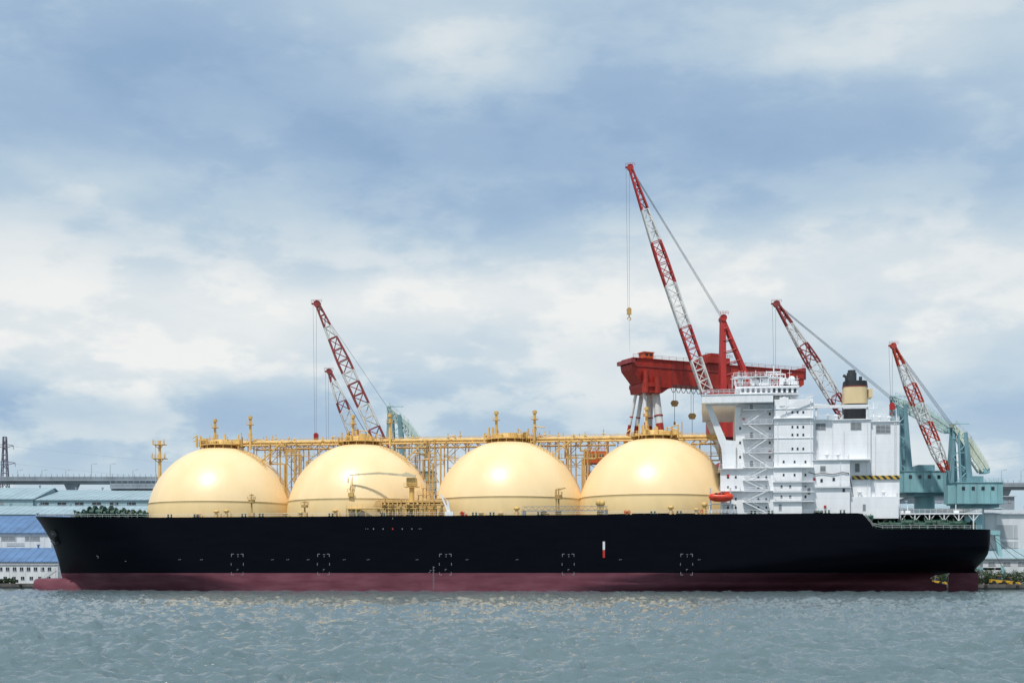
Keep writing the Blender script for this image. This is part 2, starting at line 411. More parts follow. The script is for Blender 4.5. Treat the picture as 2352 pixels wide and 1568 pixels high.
for gi in range(4):
    gc=(TK[gi][0]+TK[gi+1][0])/2 if gi<3 else TK[3][0]+21
    offs=OFFS[gi]; mb=MB()
    for yi,y in enumerate((27.5,33.5)):
        for i,o in enumerate(offs):
            if yi and i%2: continue
            x=gc+o; zb=inner(x,y)-.5
            mb.tube((x,y,zb),(x,y,CZ),.2 if i%2==0 else .14,6,i%2)
            if i+1<len(offs):
                x2=gc+offs[i+1]; zz=CZ-1.9; k=i; st=rnd.choice((3.2,4.2,5.5)); 
                if i%4==3:
                    mb.tube((x,y,zz-1.5),((x+x2)/2,y,zz),.14,4); mb.tube((x2,y,zz-1.5),((x+x2)/2,y,zz),.14,4); continue
                while zz-st>max(zb,inner(x2,y)) :
                    mb.tube((x,y,zz),(x2,y,zz-st),.14,4) if k%2 else mb.tube((x2,y,zz),(x,y,zz-st),.14,4)
                    mb.tube((x,y,zz-st),(x2,y,zz-st),.13,4); zz-=st; k+=1
    # one long horizontal gallery part-way down with rail
    zg=CZ-rnd.uniform(4.5,6.5); xa,xb2=gc-8,gc+8
    mb.box(xa,xb2,26.2,27.2,zg,zg+.2); mb.rail([(xa,26.2,zg+.2),(xb2,26.2,zg+.2)],1.1,1.6,.06)
    for o in offs: mb.tube((gc+o,27.5,CZ-.9),(gc+o,33.5,CZ-.9),.15,5)
    for k in range(7):
        x=gc+rnd.uniform(-7,7); zt=CZ-rnd.uniform(1,8); x2=x+rnd.uniform(-6,6)
        mb.tube((x,24.5,DK),(x,24.5,zt),.28,8,1); mb.tube((x,24.5,zt),(x2,24.5,zt),.25,6,1); mb.tube((x2,24.5,zt),(x2,24.5,CZ),.22,6,1)
    xa=gc-9; za=max(inner(xa,23),CZ-9); mb.boxbeam((xa,23,za),(xa+7,23,CZ),.8,.35,0); mb.tube((xa,22.6,za+1.1),(xa+7,22.6,CZ+1.1),.08,4)
    mb.obj('catwalk_trestle',[YEL,YELD],ship)

# ---- fore mast
mb=MB(); p=S(367,1012,42)
mb.tube((p.x,42,DK),(p.x,42,p.z),0.75,10,0,.45)
for v,w in ((1020,2.0),(1052,2.3)):
    z=S(367,v,42).z; mb.box(p.x-w,p.x+w,40.4,43.6,z-.25,z); mb.rail([(p.x-w,40.4,z),(p.x+w,40.4,z)],1.1,1,.08)
    for sx in (-1,1): mb.tube((p.x+sx*w*.9,41,z),(p.x,42,z-1.8),.14,5); mb.tube((p.x+sx*w,41,z),(p.x+sx*w,41,z+1.7),.14,6)
mb.tube((p.x-1.1,41,DK),(p.x-1.1,41,p.z-2),.12,5)
mb.obj('foremast',[YEL],ship)

def winch(u,v,c,k,name='mooring_winch',mat=None):
    p=S(u,v,c); z=zdeck(p.x)-.12; mb=MB()
    mb.box(-2*k,2*k,-1*k,1*k,0,.25*k)
    mb.tube((-1.3*k,0,1.1*k),(1.3*k,0,1.1*k),.65*k,12); 
    for x in (-1.3,-.2,1.3): mb.tube((x*k,0,1.1*k),((x+.15)*k,0,1.1*k),1.1*k,14)
    mb.box(1.5*k,2.2*k,-.6*k,.6*k,.25*k,1.7*k); mb.tube((-2.2*k,0,1.1*k),(-1.4*k,0,1.1*k),.4*k,8)
    for x in (-1.7,1.4): mb.prism([((x-.15)*k,.2*k),((x+.15)*k,.2*k),((x+.1)*k,1.5*k),((x-.1)*k,1.5*k)],-.7*k,.7*k)
    return mb.obj(name,[mat or GREEN],ship,(p.x,c,z))
for u,c,k in ((190,22,1.2),(205,24,1.6),(222,20,2.0),(236,22,2.2),(252,18,1.7),(268,16,1.8),(290,14,1.5),(308,12,1.5),(320,10,1.3),(1806,3,1.0),(1815,5,1.3),(1990,3.5,.9),(1880,3,.6)): winch(u,1180,c,k)
for u,c,k in ((2030,6,1.4),(2055,5,1.3),(2078,8,1.8),(2110,6,1.3),(2140,9,1.8),(2165,7,1.3),(2190,9,1.6),(2215,12,1.4),(2095,16,2.0),(2125,18,2.1),(2150,16,1.9),(2178,18,2.0)): winch(u,1210,c,k)
mb=MB()
for k in range(16):
    p=S(rnd.uniform(170,330),1185,rnd.uniform(8,20)); z=zdeck(p.x); h=rnd.uniform(.7,2.4)
    mb.tube((p.x,p.y,z-.2),(p.x,p.y,z+h),rnd.uniform(.15,.4),8); mb.tube((p.x,p.y,z+h),(p.x,p.y,z+h+.3),.5,8)
mb.obj('deck_ventilator',[GREEN],ship)

def davit(u,vt,c,kind=0):
    p=S(u,vt,c); h=p.z-DK; mb=MB()
    mb.tube((0,0,-.1),(0,0,h*.75),.28,8); mb.tube((0,0,h*.6),(0,0,h*.75),1.1,8,0,1.15); mb.rail([(-1,-1,h*.75),(1,-1,h*.75),(1,1,h*.75)],.9,1,.06)
    mb.tube((0,0,h*.75),(0,0,h),.18,6); mb.tube((-.7,0,h*.95),(.7,0,h*.95),.2,6); mb.box(-.8,.8,-.8,.8,0,1.4)
    return mb.obj('light_post',[YELD if kind==0 else WHITE],ship,(p.x,c,DK-.05))
davit(578,1133,1.6); davit(1283,1120,1.6); davit(700,1150,2.0)
mb=MB(); p=S(1275,1125,1.6); mb.boxbeam((p.x,1.6,p.z),(p.x+3.2,1.6,p.z+.6),.35,.35); mb.tube((p.x+.3,1.6,DK),(p.x+.3,1.6,p.z),.2,6); mb.obj('hose_davit',[YELD],ship)
for u,h in ((455,1.2),(497,2.2),(520,2.4),(655,1.2),(690,1.6),(770,2.2),(1062,1.2),(1105,1.0),(1187,2.6),(1250,1.2),(1375,4.6),(1383,4.4),(1440,1.1),(1541,2.6),(1600,1.8),(1618,3.6),(1150,.9)):
    p=S(u,1180,1.5); mb=MB()
    mb.tube((0,0,-.1),(0,0,h*.7),.5,10); mb.rev((0,0,0),[(.55,h*.62),(.9,h*.7),(.9,h*.92),(.4,h)],12); mb.tube((-1,0,h*.3),(1.2,0,h*.3),.14,6)
    mb.box(.9,1.5,-.4,.4,0,h*.5)
    mb.obj('deck_vent',[YEL if u not in (1062,) else ORANGE],ship,(p.x,1.5,DK))
for u in (1062,1437,1445,1612):
    p=S(u,1176,1.2); mb=MB(); 
    for i in range(12):
        a=2*math.pi*i/12;b=2*math.pi*(i+1)/12; mb.tube((.42*math.cos(a),0,.42*math.sin(a)),(.42*math.cos(b),0,.42*math.sin(b)),.11,5)
    mb.obj('lifebuoy',[ORANGE],ship,(p.x,0.25,DK+.8))
for u in (390,450,560,600,760,820,880,1090,1130,1240,1500,1560,1730,1770,1900,1935): 
    p=S(u,1178,.9); mb=MB(); 
    for sx in (-.5,.5): mb.tube((sx,0,-.1),(sx,0,.8),.25,8); mb.tube((sx,0,.8),(sx,0,.95),.35,8)
    mb.box(-.9,.9,-.4,.4,-.1,.1)
    mb.obj('bollard',[GREEN],ship,(p.x,.9,DK))

# ---- manifold platform, pipes and crane
mb=MB()
def SB(mb,u0,u1,v0,v1,c0,c1,mat=0):
    um=(u0+u1)/2; a=S(u0,v1,c0).x; b=S(u1,v1,c0).x; z0=S(um,v1,c0).z; z1=S(um,v0,c0).z
    mb.box(a,b,c0,c1,z0,z1,mat); return a,b,z0,z1
a,b,z0,z1=SB(mb,795,1012,1166,1168,.6,3.2)
mb.rail([(a,.6,z1),(b,.6,z1)],1.1,1.7,.055)
x=a
while x<b: mb.tube((x,.8,DK-.1),(x,.8,z0),.18,6); mb.tube((x,.8,DK),(x+2,.8,z0),.08,4); x+=3.1
a,b,z0,z1=SB(mb,872,1010,1152,1153.5,1.5,7)
mb.rail([(a,1.5,z1),(b,1.5,z1)],1.1,1.7,.055)
for k in range(14):
    x=a+.6+(b-a-1)*k/14+rnd.uniform(-.3,.3); mb.tube((x,1.0,DK+.3),(x,1.0,z1+rnd.uniform(.1,1.2)),.2,8,k%2); 
    if k%2: mb.tube((x,.7,z0-rnd.uniform(.1,1.2)),(x,.1,z0-1.0),.42,10,1)
for k in range(4): mb.tube((a-2,2+k,z0-.8+k*.5),(b+2,2+k,z0-.8+k*.5),.3,8,1)
for (u0,u1,v) in ((976,1004,1103),(968,1003,1120),(958,1006,1136)):
    a,b,z0,z1=SB(mb,u0,u1,v,v+1,7.5,9); mb.rail([(a,7.5,z1),(b,7.5,z1)],1.1,1.8,.05)
    mb.tube((b-.6,8,DK),(b-.6,8,z1),.14,6,1); mb.tube((a+.4,8,DK),(a+.4,8,z1),.14,6,1)
    mb.tube((a+1,8,z1),(b-1,8,z1-2.2),.1,4)
mb.obj('manifold_platform',[YEL,YELD],ship)
mb=MB()
pb=S(946,1150,5); pt=S(946,1098,5)
mb.box(pb.x-1.9,pb.x+1.2,4,6.5,DK,pb.z,0); mb.tube((pb.x,5,pb.z),(pb.x,5,pt.z),.8,12); mb.box(pt.x-1.4,pt.x+1.4,3.6,6.4,pt.z-2.4,pt.z+.1)
mb.rail([(pt.x-2.2,3.4,pt.z-2.6),(pt.x+2.2,3.4,pt.z-2.6)],1.1,1,.06); mb.box(pt.x-2.2,pt.x+2.2,3.4,6.5,pt.z-2.8,pt.z-2.6)
j0=S(955,1093,3); j1=S(803,1089,3); jm=S(870,1086,3)
mb.boxbeam((j0.x,3,j0.z),(jm.x,3,jm.z),.7,.75,1,.55,.6); mb.boxbeam((jm.x,3,jm.z),(j1.x,3,j1.z-.2),.55,.6,1,.4,.3)
mb.prism([(j0.x-5,j0.z+.3),(j0.x,j0.z+.3),(j0.x-3.0,j0.z+1.3)],2.8,3.2,1)
for k in range(9): mb.tube((j0.x-2-k*2,2.6,j0.z+.2),(j0.x-2-k*2,2.6,j0.z+1.1),.045,4,1)
q=S(806,1092,3); qb=S(806,1140,3)
mb.box(q.x-.8,q.x+.8,2.4,3.6,qb.z,qb.z+1.2); mb.tube((q.x,3,q.z),(q.x,3,qb.z),.1,5); mb.tube((q.x-.9,3,q.z-.2),(q.x-.9,3,qb.z+4.2),.22,6); mb.rail([(q.x-1,2.4,qb.z+1.2),(q.x+1,2.4,qb.z+1.2)],1.2,.7,.07)
mb.tube((q.x+.4,3,qb.z+1.2),(q.x+.4,3,q.z),.16,6)
mb.obj('manifold_crane',[YEL,PALEC],ship)
mb=MB(); a=S(1200,1172,.5); b=S(1396,1170,.5)
mb.box(a.x,b.x,.3,1.2,a.z-.2,a.z); mb.box(a.x,b.x,.3,.4,a.z+1.1,a.z+1.25)
x=a.x
while x<b.x: mb.tube((x,.35,a.z),(x+1,.35,a.z+1.1),.08,4); mb.tube((x+1,.35,a.z+1.1),(x+2,.35,a.z),.08,4); x+=2
mb.box(a.x,a.x+1,.3,1.4,DK,a.z); mb.box(b.x-1,b.x,.3,1.4,DK,a.z)
mb.obj('gangway',[GREY],ship)
mb=MB(); p=S(1034,1178,1.5); q=S(1012,1134,1.5)
mb.boxbeam((p.x,1.5,DK),(q.x,1.5,q.z),.5,.7,0,.35,.4); mb.boxbeam((p.x-.2,1.5,DK+1),(p.x-.8,1.5,DK+4.6),.5,.6); mb.box(p.x-1.5,p.x+1,1,2.4,DK,DK+1.3); mb.tube((q.x,1.5,q.z),(p.x-.8,1.5,DK+4.6),.07,4)
mb.obj('ladder_davit',[WHITE],ship)

# ---- superstructure
mb=MB()
SB(mb,1655,1776,1076,1190,2.5,51)
def P2(u,v,c): p=S(u,v,c); return (p.x,p.z)
mb.prism([P2(1690,1077,6),P2(1690,926,6),P2(1778,926,6),P2(1778,1077,6)][::-1],6,48)
SB(mb,1778,1868,916,1190,3.2,51)
SB(mb,1776.5,1842,1070,1190,1.6,3.2)
for y0 in (4.5,49):
    A=[P2(1618,924,4.5),P2(1631,924,4.5),P2(1668,1010,4.5),P2(1690,1012,4.5),P2(1690,1077,4.5),P2(1660,1077,4.5),P2(1657,1030,4.5)]
    mb.prism(A[::-1],y0,y0+.5)
    A=[P2(1632.5,924.1,4.5),P2(1700,924.1,4.5),P2(1700,931,4.5),P2(1636,931,4.5)]
    mb.prism(A[::-1],y0+.05,y0+.45)
    A=[P2(1690,934,4.5),P2(1702,934,4.5),P2(1702,950,4.5),P2(1690,970,4.5)]
    mb.prism(A[::-1],y0+.02,y0+.48)
SB(mb,1612,1776,906,924,1.0,53)
SB(mb,1611,1777,904,905.8,.8,53.2)
SB(mb,1700,1832,890,903,6,48)
SB(mb,1690,1836,886,890,5.5,48.5)
mb.box(S(1776,910,1).x,S(1836,910,1).x,3.0,50,S(1800,902,1).z-.3,S(1800,902,1).z)
SB(mb,1868.5,2000,964,1190,7,47)
SB(mb,2000.5,2066,968,1190,8,46)
SB(mb,1842,1952,1056,1190,3.5,50.5)
SB(mb,1952.5,2064,1140,1190,5.0,49)
for v in (959,1072,1105,1128,1150):
    SB(mb,1776,1871,v,v+1.6,2.4 if v<1060 else .9,3.6)
SB(mb,1866,2002,1054,1056,2.9,7.2); SB(mb,1866,2003,962,964,6.5,47.5); SB(mb,2003.5,2068,966,968,7.5,46.5)
SB(mb,1650,1778,1074.5,1076,1.5,51.5)
SB(mb,1650,1776,1126,1127.5,1.2,3); SB(mb,1840,1955,1118,1119.5,2.8,4)
for u in range(1620,1776,13): SB(mb,u,u+1,907,923,.88,1.0)
for v in (938,972,1005,1038): SB(mb,1776,1870,v,v+.8,3.0,3.3)
for u,v0,v1,c in ((1878,990,1054,7),(1912,964,1054,7),(1938,990,1054,7),(1992,970,1138,7),(2010,1000,1138,8),(2054,970,1090,8),(2058,970,1090,8),(1850,1060,1118,3.5),(1930,1058,1116,3.5),(1806,920,958,3.2),(1862,920,1070,3.2),(1786,962,1068,3.2)):
    a=S(u,v0,c); b=S(u,v1,c); mb.tube((a.x,c-.22,a.z),(a.x,c-.22,b.z),.11,6)
a=S(2056,968,8); b=S(2056,1090,8); z=b.z
while z<a.z: mb.tube((S(2054,1000,8).x,7.78,z),(S(2058,1000,8).x,7.78,z),.06,4); z+=.8
for u,v,c in ((1902,964,10),(1920,964,14),(2020,968,12),(2042,968,16),(1862,1054,4.5),(1900,1054,5),(1925,1054,4.6),(1975,1140,6.2),(2030,1140,6.4)):
    p=S(u,v,c); mb.tube((p.x,c,p.z-.3),(p.x,c,p.z+1.2),.35,8); mb.rev((p.x,c,p.z),[(.4,1.0),(.75,1.2),(.7,1.5),(.2,1.7)],10)
sup=mb.obj('superstructure',[WHITE],ship)
wm=MB(); wm.box(-.32,.32,-.06,.03,-.42,.42); wm.box(-.42,.42,-.03,.02,-.52,-.43)
w0=None
def win(u,v,c,sc=1.0):
    global w0
    p=S(u,v,c)
    if w0 is None: w0=wm.obj('window',[GLASS],sup,(p.x,c-.01,p.z)); o=w0
    else: o=copy_part(w0,(p.x,c-.01,p.z),sup)
    o.scale=(sc,1,sc)
for v in (946,980,998,1030): 
    for u in (1820,1832,1845): win(u,v,3.2,.8)
for v in (1060,1090): 
    for u in (1800,1825,1850): win(u,v,3.2 if v<1070 or u>1842 else 1.6,.8)
for v in (1117,1140):
    for u in (1795,1815,1850): win(u,v,1.6 if u<1842 else 3.2,.85)
for v in (1095,1118,1145,1165):
    for u in (1672,1690,1742,1760): win(u,v,2.5,.8)
for v in (950,983,1016,1049): 
    for u in (1700,1768): win(u,v,6,.85)
for u,v in ((1887,1075),(1887,1103),(1915,1100),(1860,1135),(1938,1125),(1862,1165)): win(u,v,3.5,1.1)
for i in range(11): win(1706+i*12,896,6,1.25)
dm=MB(); dm.box(-.4,.4,-.08,.03,-.95,.95)
d0=None
for u,v,c in ((1726,932,6),(1726,1000,6),(1726,1066,6),(1858,1128,3.2),(1792,1165,1.6),(1985,1165,5)):
    p=S(u,v,c)
    if d0 is None: d0=dm.obj('door',[GREY],sup,(p.x,c-.01,p.z))
    else: copy_part(d0,(p.x,c-.01,p.z),sup)
for u,v,c in ((1672,1092,2.5),(1708,963,6),(1768,1038,6),(1870,1100,3.5),(1895,1163,3.5)):
    p=S(u,v,c); q=MB(); q.box(-.35,.35,-.3,.02,-.35,.35); q.obj('fire_hose_box',[RED],sup,(p.x,c-.01,p.z))
def louvre(u0,u1,v0,v1,c):
    q=MB(); a=S(u0,v1,c); b=S(u1,v0,c); w=b.x-a.x; h=b.z-a.z
    q.box(0,w,-.05,.02,0,h,0); n=max(3,int(h/.35))
    for i in range(n): q.box(.05,w-.05,-.12,-.04,h*i/n,h*i/n+h/n*.45,1)
    for i in range(max(1,int(w/1.2))+1): q.box(w*i/max(1,int(w/1.2))-.06,w*i/max(1,int(w/1.2))+.06,-.16,-.04,0,h,1)
    q.obj('louvre',[DARK,LGREY],sup,(a.x,c-.01,a.z))
louvre(1874,1896,972,987,7); louvre(1954,1978,970,987,7); louvre(2012,2045,976,995,8); louvre(1964,1974,1064,1084,7); louvre(1884,1896,1070,1082,3.5)
q=MB(); a=S(1957,1100.5,7); b=S(2001,1091.5,7); q.box(a.x,b.x,6.5,6.72,a.z,b.z); a=S(2001,1100.5,8); b=S(2067,1091.5,8); q.box(a.x+.02,b.x,7.5,7.7,a.z,b.z)
q.obj('hazard_stripe',[HAZ],sup)
mb=MB(); lv=[940,973,1006,1039,1072]
for i,v in enumerate(lv):
    a=S(1706,v,3.5); b=S(1774,v,3.5)
    mb.box(a.x,b.x,2.8,5.95,a.z-.2,a.z); mb.rail([(a.x,2.8,a.z),(b.x,2.8,a.z)],1.15,1.5,.06)
    if i<4:
        z2=S(1706,lv[i+1],3.5).z; l,r=(a.x+1.2,b.x-1.2) if i%2 else (b.x-1.2,a.x+1.2)
        for y in (3.0,4.3): 
            mb.boxbeam((l,y,a.z-.1),(r,y,z2+.1),.1,.26); mb.tube((l,y,a.z+.9),(r,y,z2+1.1),.05,4)
        for k in range(12):
            t=k/12; x=l+(r-l)*t; z=a.z+(z2-a.z)*t; mb.box(x-.15,x+.15,3.0,4.3,z-.04,z)
lv=[1076,1102,1127,1152,1178]
for i,v in enumerate(lv[:-1]):
    a=S(1706,v,1.2); b=S(1765,v,1.2); z2=S(1706,lv[i+1],1.2).z
    if i: mb.box(a.x,b.x,.9,2.45,a.z-.2,a.z)
    mb.rail([(a.x,.9,a.z),(b.x,.9,a.z)],1.1,1.5,.06)
    l,r=(a.x+.5,b.x-.5) if i%2 else (b.x-.5,a.x+.5)
    for y in (1.0,1.9): mb.boxbeam((l,y,a.z-.1),(r,y,z2+.1),.1,.24); mb.tube((l,y,a.z+.9),(r,y,z2+1.1),.05,4)
mb.obj('exterior_stair',[WHITE],sup)
mb=MB()
def roofrail(u0,u1,v,c,c2): 
    a=S(u0,v,c); b=S(u1,v,c); mb.rail([(a.x,c2,a.z),(a.x,c,a.z),(b.x,c,a.z),(b.x,c2,a.z)],1.15,1.5,.06,0,3)
roofrail(1613,1775,904,1.1,52); roofrail(1692,1834,886,5.6,48); roofrail(1780,1866,916,3.3,50); roofrail(1870,1937,962,6.6,47); roofrail(2004,2066,966,7.6,46)
roofrail(1843,1950,1054,3.6,7); roofrail(1652,1700,1074.5,1.6,50); roofrail(1954,2062,1140,5.1,7.9)
roofrail(1652,1700,1126,1.3,2.5); roofrail(1842,1952,1118,2.9,3.4)
for v in (1105,1128,1150): roofrail(1780,1840,v,1.0,1.5)
mb.obj('roof_railing',[WHITE],sup)
mb=MB()
zb=S(1760,886,10).z
def sxx(u,c=12): return S(u,880,c).x
m=sxx(1778); 
mb.lattice((m,14,zb),(m,14,zb+4.2),lambda t:2.0,lambda t:2.0,3,.13,.09,lambda t:0)
mb.box(m-2.6,m+2.6,12,16,zb+2.8,zb+3.0); mb.rail([(m-2.6,12,zb+3),(m+2.6,12,zb+3)],1,1,.06); mb.tube((m,14,zb+4),(m,14,zb+6.6),.2,6)
mb.box(m-2.2,m+2.2,13.8,14.2,zb+4.6,zb+4.9); mb.box(m+.5,m+3.4,11.5,11.9,zb+3.5,zb+3.8)
for u,h,r in ((1682,4.6,.09),(1690,3.2,.12),(1697,5.6,.08),(1712,6.4,.08),(1724,3.5,.15),(1736,6,.08),(1748,4.2,.1),(1762,6.6,.09),(1792,5.6,.1),(1803,3.8,.14),(1812,6,.08),(1824,3,.12),(1831,3.8,.08)):
    x=sxx(u); y=rnd.uniform(8,20); mb.tube((x,y,zb),(x,y,zb+h*.85),r,6); mb.tube((x-.6,y,zb+h*.6),(x+.6,y,zb+h*.6),.07,4)
for u,r in ((1700,.9),(1742,.7),(1818,1.1)):
    x=sxx(u); mb.tube((x,11,zb),(x,11,zb+1.4),.25,8); mb.rev((x,11,zb+1.9),[(r*math.cos(a*.3),r*math.sin(a*.3)) for a in range(-4,6)],14)
for k in range(7): 
    x=sxx(rnd.uniform(1685,1825)); mb.box(x,x+rnd.uniform(1,2.4),8,12,zb,zb+rnd.uniform(.8,2.2))
mb.rail([(sxx(1684),7,zb+2.6),(sxx(1765),7,zb+2.6)],1.1,1.3,.07,0,2); mb.box(sxx(1684),sxx(1765),7,12,zb+2.4,zb+2.6)
for u in (1686,1705,1725,1745,1763): mb.tube((sxx(u),7.5,zb),(sxx(u),7.5,zb+2.4),.12,6)
mb.obj('radar_mast',[WHITE],sup)
mb=MB(); a=S(1906,932,5); b=S(1788,925,5); c0=S(1800,924,5)
mb.boxbeam((b.x,4,b.z),(a.x,4,a.z),.8,1.1,0,.5,.5); mb.tube((c0.x,4,S(1800,960,4).z),(c0.x,4,b.z+1.6),.75,12); mb.box(c0.x-1.3,c0.x+1.3,3,5,b.z-1.2,b.z+1.4); mb.tube((c0.x,4,b.z+2),(a.x-4,4,a.z+.3),.07,4)
mb.boxbeam((S(1790,940,2).x,2,S(1790,940,2).z),(S(1868,908,2).x,2,S(1868,908,2).z),.3,.35)
mb.box(S(1863,936,4).x,S(1998,936,4).x,6.5,8,S(1930,936,7).z,S(1930,930,7).z)
for u in (1875,1992): mb.tube((S(u,936,7).x,7.2,S(u,965,7).z),(S(u,936,7).x,7.2,S(u,933,7).z),.35,8)
mb.obj('provision_crane',[WHITE],ship)
mb=MB(); pts=[S(u,v,3.2 if u<1950 else 6.0) for u,v in ((1857,1084),(1872,1088),(1890,1086),(1912,1089),(1935,1084),(1949,1086),(1955,1110),(1960,1140),(1968,1172))]
for p,q in zip(pts[:-1],pts[1:]): mb.tube(p,q,.12,5)
mb.obj('shore_power_hose',[BLACK],sup)
fx=(S(1938,930,24).x+S(1994,930,24).x)/2; zf=S(1966,963,24).z-1; 
def fz(v): return S(1966,v,24).z
mb=MB(); rx=(S(1995,930,24).x-S(1937,930,24).x)/2
def fun(z0,z1,k0,k1,mat):
    n=32; vs=[]
    for z,k in ((z0,k0),(z1,k1)):
        for i in range(n):
            t=2*math.pi*i/n; ct,st=math.cos(t),math.sin(t)
            vs.append((fx+rx*k*math.copysign(abs(ct)**.6,ct),B+rx*1.1*k*math.copysign(abs(st)**.6,st),z))
    mb.add(vs,[(i,(i+1)%n,n+(i+1)%n,n+i) for i in range(n)],mat,True); mb.add(vs,[tuple(range(n,2*n))],mat)
fun(zf,fz(927),1.0,1.0,0); fun(fz(927),fz(888),1.0,.98,1); fun(fz(888),fz(886),1.0,1.0,2); fun(fz(886),fz(874),.99,.94,0)
mb.tube((fx-1,B,fz(878)),(fx-1,B,fz(853)),1.5,16,3); mb.tube((fx-1,B,fz(853)),(fx-1,B,fz(847)),1.2,16,3)
mb.tube((fx-2.6,B,fz(878)),(fx-2.6,B,fz(862)),.45,8,3); mb.tube((fx+1.7,B,fz(878)),(fx+1.7,B,fz(862)),.5,8,3); mb.tube((fx-2.6,B,fz(862)),(fx-3.6,B,fz(858)),.45,8,3)
mb.obj('funnel',[BLACK,BEIGE,DRED,DARK],ship)
mb=MB(); mb.box(fx+rx,fx+rx+1.2,B-3,B+3,fz(912),fz(893),0); mb.rail([(fx+rx,B-7,fz(963)),(fx+rx+5,B-7,fz(963))],1.1,1,.07,1); mb.tube((fx+rx+1,B-7,fz(963)),(fx+rx+1,B-7,fz(928)),.2,6,1); mb.box(fx-rx-.5,fx+rx+2,B-8,B-7.8,fz(942),fz(941),1)
mb.rail([(fx-rx-.5,B-8,fz(941)),(fx+rx+2,B-8,fz(941))],1,1,.05,1)
mb.obj('funnel_platform',[BEIGE,WHITE],ship)

mb=MB()
for u in (1632,1678):
    p=S(u,1165,1); mb.boxbeam((p.x,2.5,DK),(p.x,-.2,DK+7.8),.5,.7,0,.4,.4); mb.box(p.x-.5,p.x+.5,1,3,DK,DK+1); mb.tube((p.x,-.2,DK+7.6),(p.x,-.2,S(u,1132,0).z),.06,4)
a=S(1626,1155,1); b=S(1690,1155,1); mb.box(a.x,b.x,.3,2.4,a.z-.4,a.z-.2)
for x in (a.x+.5,b.x-.5,(a.x+b.x)/2): mb.tube((x,.6,DK),(x,.6,a.z-.4),.15,6)
mb.rail([(a.x,.3,DK+.2),(b.x,.3,DK+.2)],1.1,1,.06)
mb.obj('lifeboat_davit',[WHITE],ship)
pc=S(1656,1142,0); L2=(S(1685,1142,0).x-S(1627,1142,0).x)/2
wx=pc.x*CT+pc.y*ST; wy=-pc.x*ST+pc.y*CT
life=empty('lifeboat',(wx,wy,pc.z),'orange-red enclosed lifeboat hanging in a white davit','lifeboat',-TH)
mb=MB(); n=20; secs=[]
for i in range(17):
    t=-1+2*i/16; w=1.35*(1-abs(t)**3)**.6+.02; h=1.25*(1-abs(t)**4)**.5+.02; sh=.25*t*t
    for k in range(n):
        a=2*math.pi*k/n; sa,ca=math.sin(a),math.cos(a)
        z=(h*.95*(abs(sa)**.8) if sa>0 else -h*abs(sa)**.9)
        secs.append((t*L2,w*ca,z+sh))
mb.add(secs,[(j*n+i,(j+1)*n+i,(j+1)*n+(i+1)%n,j*n+(i+1)%n) for j in range(16) for i in range(n)],0,True)
mb.obj('hull',[ORANGE],life)
mb=MB(); mb.box(-1.9,1.3,-1.2,1.2,.9,1.35); mb.box(1.2,2.3,-.8,.8,.9,1.75); mb.obj('canopy',[ORANGE],life)
mb=MB(); mb.box(-L2*.93,L2*.93,-1.42,-1.3,-.08,.06); mb.obj('rubbing_strake',[DRED],life)
boxes('window',GLASS,life,.5,-.06,.06,.25,[(x,-1.22,.98) for x in (-1.6,-.6,.4)])

mb=MB(); a=S(2068,1178,5); b=S(2256,1180,9); zt=DK+.3
mb.box(a.x-12,b.x,9,45,zt-.4,zt); mb.rail([(a.x-12,9,zt),(b.x,9,zt),(b.x,45,zt)],1.15,1.6,.06,0,3)
x=a.x-12
while x<b.x+.1: 
    mb.tube((x,9.3,DK-4.8),(x,9.3,zt-.4),.2,6); mb.tube((x,9.3,DK-2.2),(x+1.6,9.3,zt-.4),.12,5); mb.tube((x,9.3,DK-2.2),(x-1.6,9.3,zt-.4),.12,5); x+=4.2
for x in (a.x+1,a.x+3,b.x-7): mb.tube((x,12,zt),(x,12,zt+2.6),.12,6); mb.box(x-.7,x+.7,11,12,zt,zt+.9)
mb.obj('aft_shelter_deck',[WHITE],ship)
mb=MB(); mb.box(a.x-14,b.x-2,26,44,DK-4.9,zt-.45); mb.obj('aft_bulkhead',[DARK],ship)
def rope(P,Q,sag,name,lab):
    mb=MB(); P=Vector(P); Q=Vector(Q); pr=P; n=14
    for i in range(1,n+1):
        t=i/n; c=P.lerp(Q,t); c.z-=sag*4*t*(1-t); mb.tube(pr,c,.09,5); pr=c
    o=mb.obj(name,[ROPE]); o['label']=lab; o['category']='rope'; o['group']='mooring ropes at the stern'
P0=W(2262,1217,0+8)
for (q,sg) in ((W(2420,1334,48),1.5),(W(2460,1334,44),1.0),(W(2330,1336,50),2.0)):
    rope(P0,q,sg,'mooring_rope','pale mooring rope running from ship stern to quay')

# ================================================================= GROUND & WATER
def loc2w(x,y,z): return Vector((x*CT+y*ST,-x*ST+y*CT,z))
QY=62.0
mb=MB(); mb.add([(-15000,QY,0),(15000,QY,0),(15000,25000,0),(-15000,25000,0),(-15000,QY,-4),(15000,QY,-4)],[(0,1,2,3),(4,5,1,0)])
g=mb.obj('ground',[paint('quay_concrete',(0.22,0.22,0.21),.85,.25,.05,streak=False)]); g.rotation_euler=(0,0,-TH); g.location=(0,0,GZ); g['kind']='structure'
mb=MB(); mb.box(-600,600,QY-.5,QY+.9,GZ-.9,GZ+.25)
for i in range(80):
    x=-390+i*10; mb.tube((x,QY-.9,GZ-1.2),(x,QY-.9,GZ-.1),.5,8,1)
o=mb.obj('quay_edge',[paint('quay_kerb',(.13,.12,.11),.9,.4,.6),RUBBER]); o.rotation_euler=(0,0,-TH); o['kind']='structure'
m,nt,b=new_mat('sea_water'); N,L=nt.nodes,nt.links
tc=N.new('ShaderNodeTexCoord')
